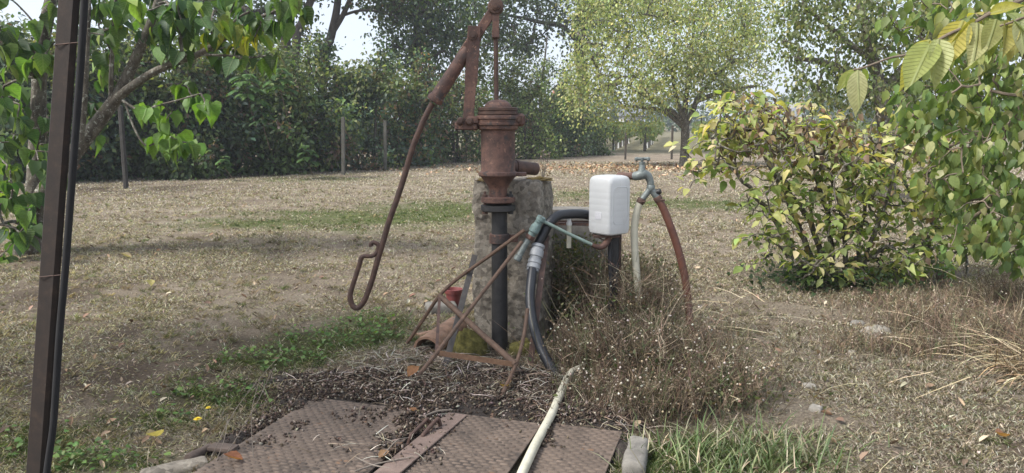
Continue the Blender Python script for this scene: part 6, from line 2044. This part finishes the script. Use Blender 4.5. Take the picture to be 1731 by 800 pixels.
# single fallen leaves one can point at
fl = [(852, 660, .10, (0.36, 0.22, 0.12), 'tan fallen leaf in front of the frame foot'), (690, 663, .09, (0.34, 0.17, 0.09), 'orange fallen leaf at the left tip of the rusty frame'), (707, 712, .05, (0.30, 0.15, 0.08), 'orange fallen leaf behind the lifting handle'), (272, 740, .10, (0.42, 0.33, 0.2), 'pale fallen leaf among the clover'), (412, 793, .08, (0.30, 0.13, 0.08), 'red-brown fallen leaf on the left tread plate'),
      (256, 488, .10, (0.36, 0.32, 0.14), 'yellowish fallen leaf on the open lawn'), (223, 437, .12, (0.4, 0.32, 0.22), 'pale fallen leaf on the lawn near the left tree'), (1700, 742, .08, (0.32, 0.16, 0.1), 'orange-brown fallen leaf at the right edge'), (1565, 528, .1, (0.3, 0.16, 0.1), 'brown fallen leaf in the dry grass at the right'), (640, 790, .05, (0.33, 0.2, 0.12), 'small tan leaf near the flat bar end')]
fme = shape_mesh('fallen_leaf', leaf_shape([(0, 0), (.12, .2), (.35, .34), (.6, .27), (.82, .12), (1, 0)], .5, -.35, .2, .1), M['leaf_obj'])
for x, y, s_, c, lab in fl:
    g = G(x, y); z = max((PZ + .008 if in_plates(np.array([g.x]), np.array([g.y]))[0] else gz(g.x, g.y) + .015), float(soil_h(np.array([g.x]), np.array([g.y]))[0]) + .012)
    a = random.uniform(0, 6.28)
    rt_ = frames(np.array([[math.cos(a), math.sin(a), .1]]), np.array([[.1, -.3, 1]]))[0]
    o = place_leaf('fallen_leaf', fme, (g.x, g.y, z), rt_, s_, c, None)
    tag(o, lab, 'leaf', 'fallen leaves near the pump')

# dandelions
for x, y, lab in ((334, 709, 'yellow dandelion in the clover left of the plates'), (352, 690, 'smaller yellow flower behind the dandelion')):
    g = G(x, y + 14); big = 1 if x == 334 else .7
    top_ = P(x, y, g.y)
    dn = thing('dandelion', lab, 'flower', (g.x, g.y, 0))
    mb = MB(); mb.tube([(g.x, g.y, -.01), ((g.x + top_.x) / 2 + .004, g.y, top_.z / 2), tuple(top_)], .0022, 6); mb.build('stalk', M['grass_green'] if 'grass_green' in M else mottled('stalk_green', [(.3, (.07, .10, .03)), (.7, (.10, .14, .05))], 10, .8, 0), dn)
    mb = MB()
    for ring, (rl_, tl_, nn) in enumerate(((.019, .15, 14), (.013, .5, 11), (.007, 1.1, 7))):
        for k in range(nn):
            a = 6.283 * k / nn + ring * .3
            d_ = Vector((math.cos(a), math.sin(a), tl_)).normalized(); sd = Vector((-math.sin(a), math.cos(a), 0)) * .003 * big
            p0 = top_ + Vector((0, 0, ring * .002)); p1 = p0 + d_ * rl_ * big
            mb.add([p0 - sd * .4, p0 + sd * .4, p1 + sd, p1 - sd], [(0, 1, 2, 3)])
    mb.build('petals', M['yellow'], dn, smooth=False)

# tall dry stalks standing near the camera by the left plate
mbp = []
for (x0, y0, x1, y1, x2, y2) in ((350, 790, 400, 690, 478, 595), (372, 785, 430, 690, 462, 620), (300, 640, 320, 720, 330, 780), (430, 790, 425, 700, 440, 640), (360, 795, 380, 740, 385, 700)):
    g = G(x0, y0); pts = spl([g, P(x1, y1, g.y + .05), P(x2, y2, g.y + .15)], 5); mbp.append(pts)
mb = MB()
for pts in mbp: mb.tube(pts, lerp_list([.0022, .0016, .0008], len(pts)), 5)
tag(mb.build('dry_stalks', M['dead_wood']), 'thin dry grass stalks rising by the left plate', kind='stuff')

print('objects', len(bpy.data.objects), 'tris', sum(sum(len(p.vertices) - 2 for p in o.data.polygons) if len(o.data.polygons) < 2000 else len(o.data.loops) - 2 * len(o.data.polygons) for o in SC.objects if o.type == 'MESH'))


def extras():
    # straw clump radiating at the right edge
    c = G(1725, 640); n = 170
    a = RNG.normal(math.pi * .95, .75, n)
    d = np.stack([np.cos(a), np.sin(a) * .7 - .1, RNG.uniform(.05, .75, n)], -1)
    b = np.stack([c.x + .1 + RNG.normal(0, .10, n), c.y + RNG.normal(0, .10, n), np.full(n, .01)], -1)
    L = RNG.uniform(.18, .62, n); W = RNG.uniform(.003, .006, n)
    root = thing('straw_clump', 'pale clump of long bent straw stalks at the right edge', 'dry plant', (c.x + .1, c.y, 0))
    pack('stalks', STALK[0], STALK[1], b, frames(d, np.array([[0, 0, 1.0]]) + RNG.normal(0, .3, (n, 3))), np.stack([W, L, L * 1.6], -1), palette([(0.44, 0.34, 0.20), (0.36, 0.26, 0.15), (0.52, 0.43, 0.28), (0.25, 0.17, 0.10)], n), M['litter'], root)
    # small dry plant on top of the pillar
    pb = P(917, 300, PILY - .05); root = thing('dry_sprig', 'small dry seeding sprig growing on top of the pillar', 'dry plant', (pb.x, pb.y, PIL_H - .01))
    mb = MB(); tips = []
    for x, y in ((914, 268), (921, 262), (928, 258), (919, 258), (908, 276), (926, 270)):
        t_ = P(x, y, PILY - .05 + RNG.uniform(-.03, .03)); m_ = (pb + t_) / 2 + Vector((RNG.uniform(-.01, .01), 0, .01))
        mb.tube(spl([Vector((pb.x, pb.y, PIL_H - .015)), m_, t_], 4), .0016, 5); tips.append(tuple(t_))
    mb.build('stalks', M['dead_wood'], root)
    T = np.repeat(np.array(tips), 4, 0) + RNG.normal(0, .007, (len(tips) * 4, 3))
    pack('seed_heads', BEAD[0], BEAD[1], T, frames(rnd_dir(len(T)), rnd_dir(len(T))), RNG.uniform(.004, .008, len(T)), palette([(0.45, 0.40, 0.33), (0.36, 0.28, 0.22)], len(T)), M['litter'], root)
    # ivy under the shrub
    T = []
    for px, py, rx, ry, nn in ((1330, 472, .22, .10, 170), (1400, 490, .3, .10, 260), (1460, 490, .25, .1, 170), (1370, 455, .2, .14, 130)):
        g = G(px, py); T.append(np.stack([RNG.normal(g.x, rx, nn), RNG.normal(g.y, ry, nn), np.abs(RNG.normal(.05, .09, nn)) + .01], -1))
    T = np.concatenate(T); n = len(T); a = RNG.random(n) * 6.28
    o = pack('ivy', SMALL_HEART[0], SMALL_HEART[1], T, frames(np.stack([np.cos(a), np.sin(a), RNG.normal(-.2, .3, n)], -1), np.array([[0, -.5, 1.0]]) + RNG.normal(0, .4, (n, 3))), RNG.uniform(.03, .06, n), palette([(0.03, 0.055, 0.022), (0.045, 0.075, 0.03), (0.06, 0.095, 0.04)], n), M['leaf_attr'])
    tag(o, 'dark ivy creeping under the yellowing shrub', kind='stuff')
    # grey-green seedling beside the shrub
    g = G(1582, 480); root = thing('seedling', 'small grey-green seedling at the right foot of the shrub', 'plant', (g.x, g.y, 0))
    mb = MB(); T = []
    for k in range(9):
        t_ = P(1582 + RNG.uniform(-32, 32), RNG.uniform(418, 470), g.y + RNG.uniform(-.1, .1)); mb.tube(spl([g, (g + t_) / 2 + Vector((0, 0, .04)), t_], 4), .003, 5)
        for q in range(7): T.append(tuple(g.lerp(t_, RNG.uniform(.5, 1.05))))
    mb.build('stem', M['twig'], root)
    T = np.array(T) + RNG.normal(0, .02, (len(T), 3)); n = len(T)
    pack('leaves', SMALL_OVATE[0], SMALL_OVATE[1], T, frames(rnd_dir(n) + np.array([0, -.2, .1]), rnd_dir(n) * .5 + np.array([0, -.3, .8])), RNG.uniform(.03, .06, n), palette([(0.13, 0.22, 0.11), (0.17, 0.27, 0.14), (0.11, 0.18, 0.10)], n), M['leaf_attr'], root)


extras()

# ------------------------------------------------------------------ HAZE
hm, hnt, hb_ = new_mat('thin_haze')
hnt.nodes.remove(hb_)
pv = N(hnt, 'ShaderNodeVolumePrincipled')
pv.inputs['Color'].default_value = (0.86, 0.91, 1.0, 1)
pv.inputs['Density'].default_value = 0.0012
pv.inputs['Anisotropy'].default_value = 0.2
hnt.links.new(pv.outputs[0], hnt.nodes['Material Output'].inputs['Volume'])
mb = MB(); mb.box((0, 720, 13), (1900, 1700, 30))
hz_ = mb.build('haze', hm, None, smooth=False)
tag(hz_, 'thin pale haze over the far trees', kind='stuff')
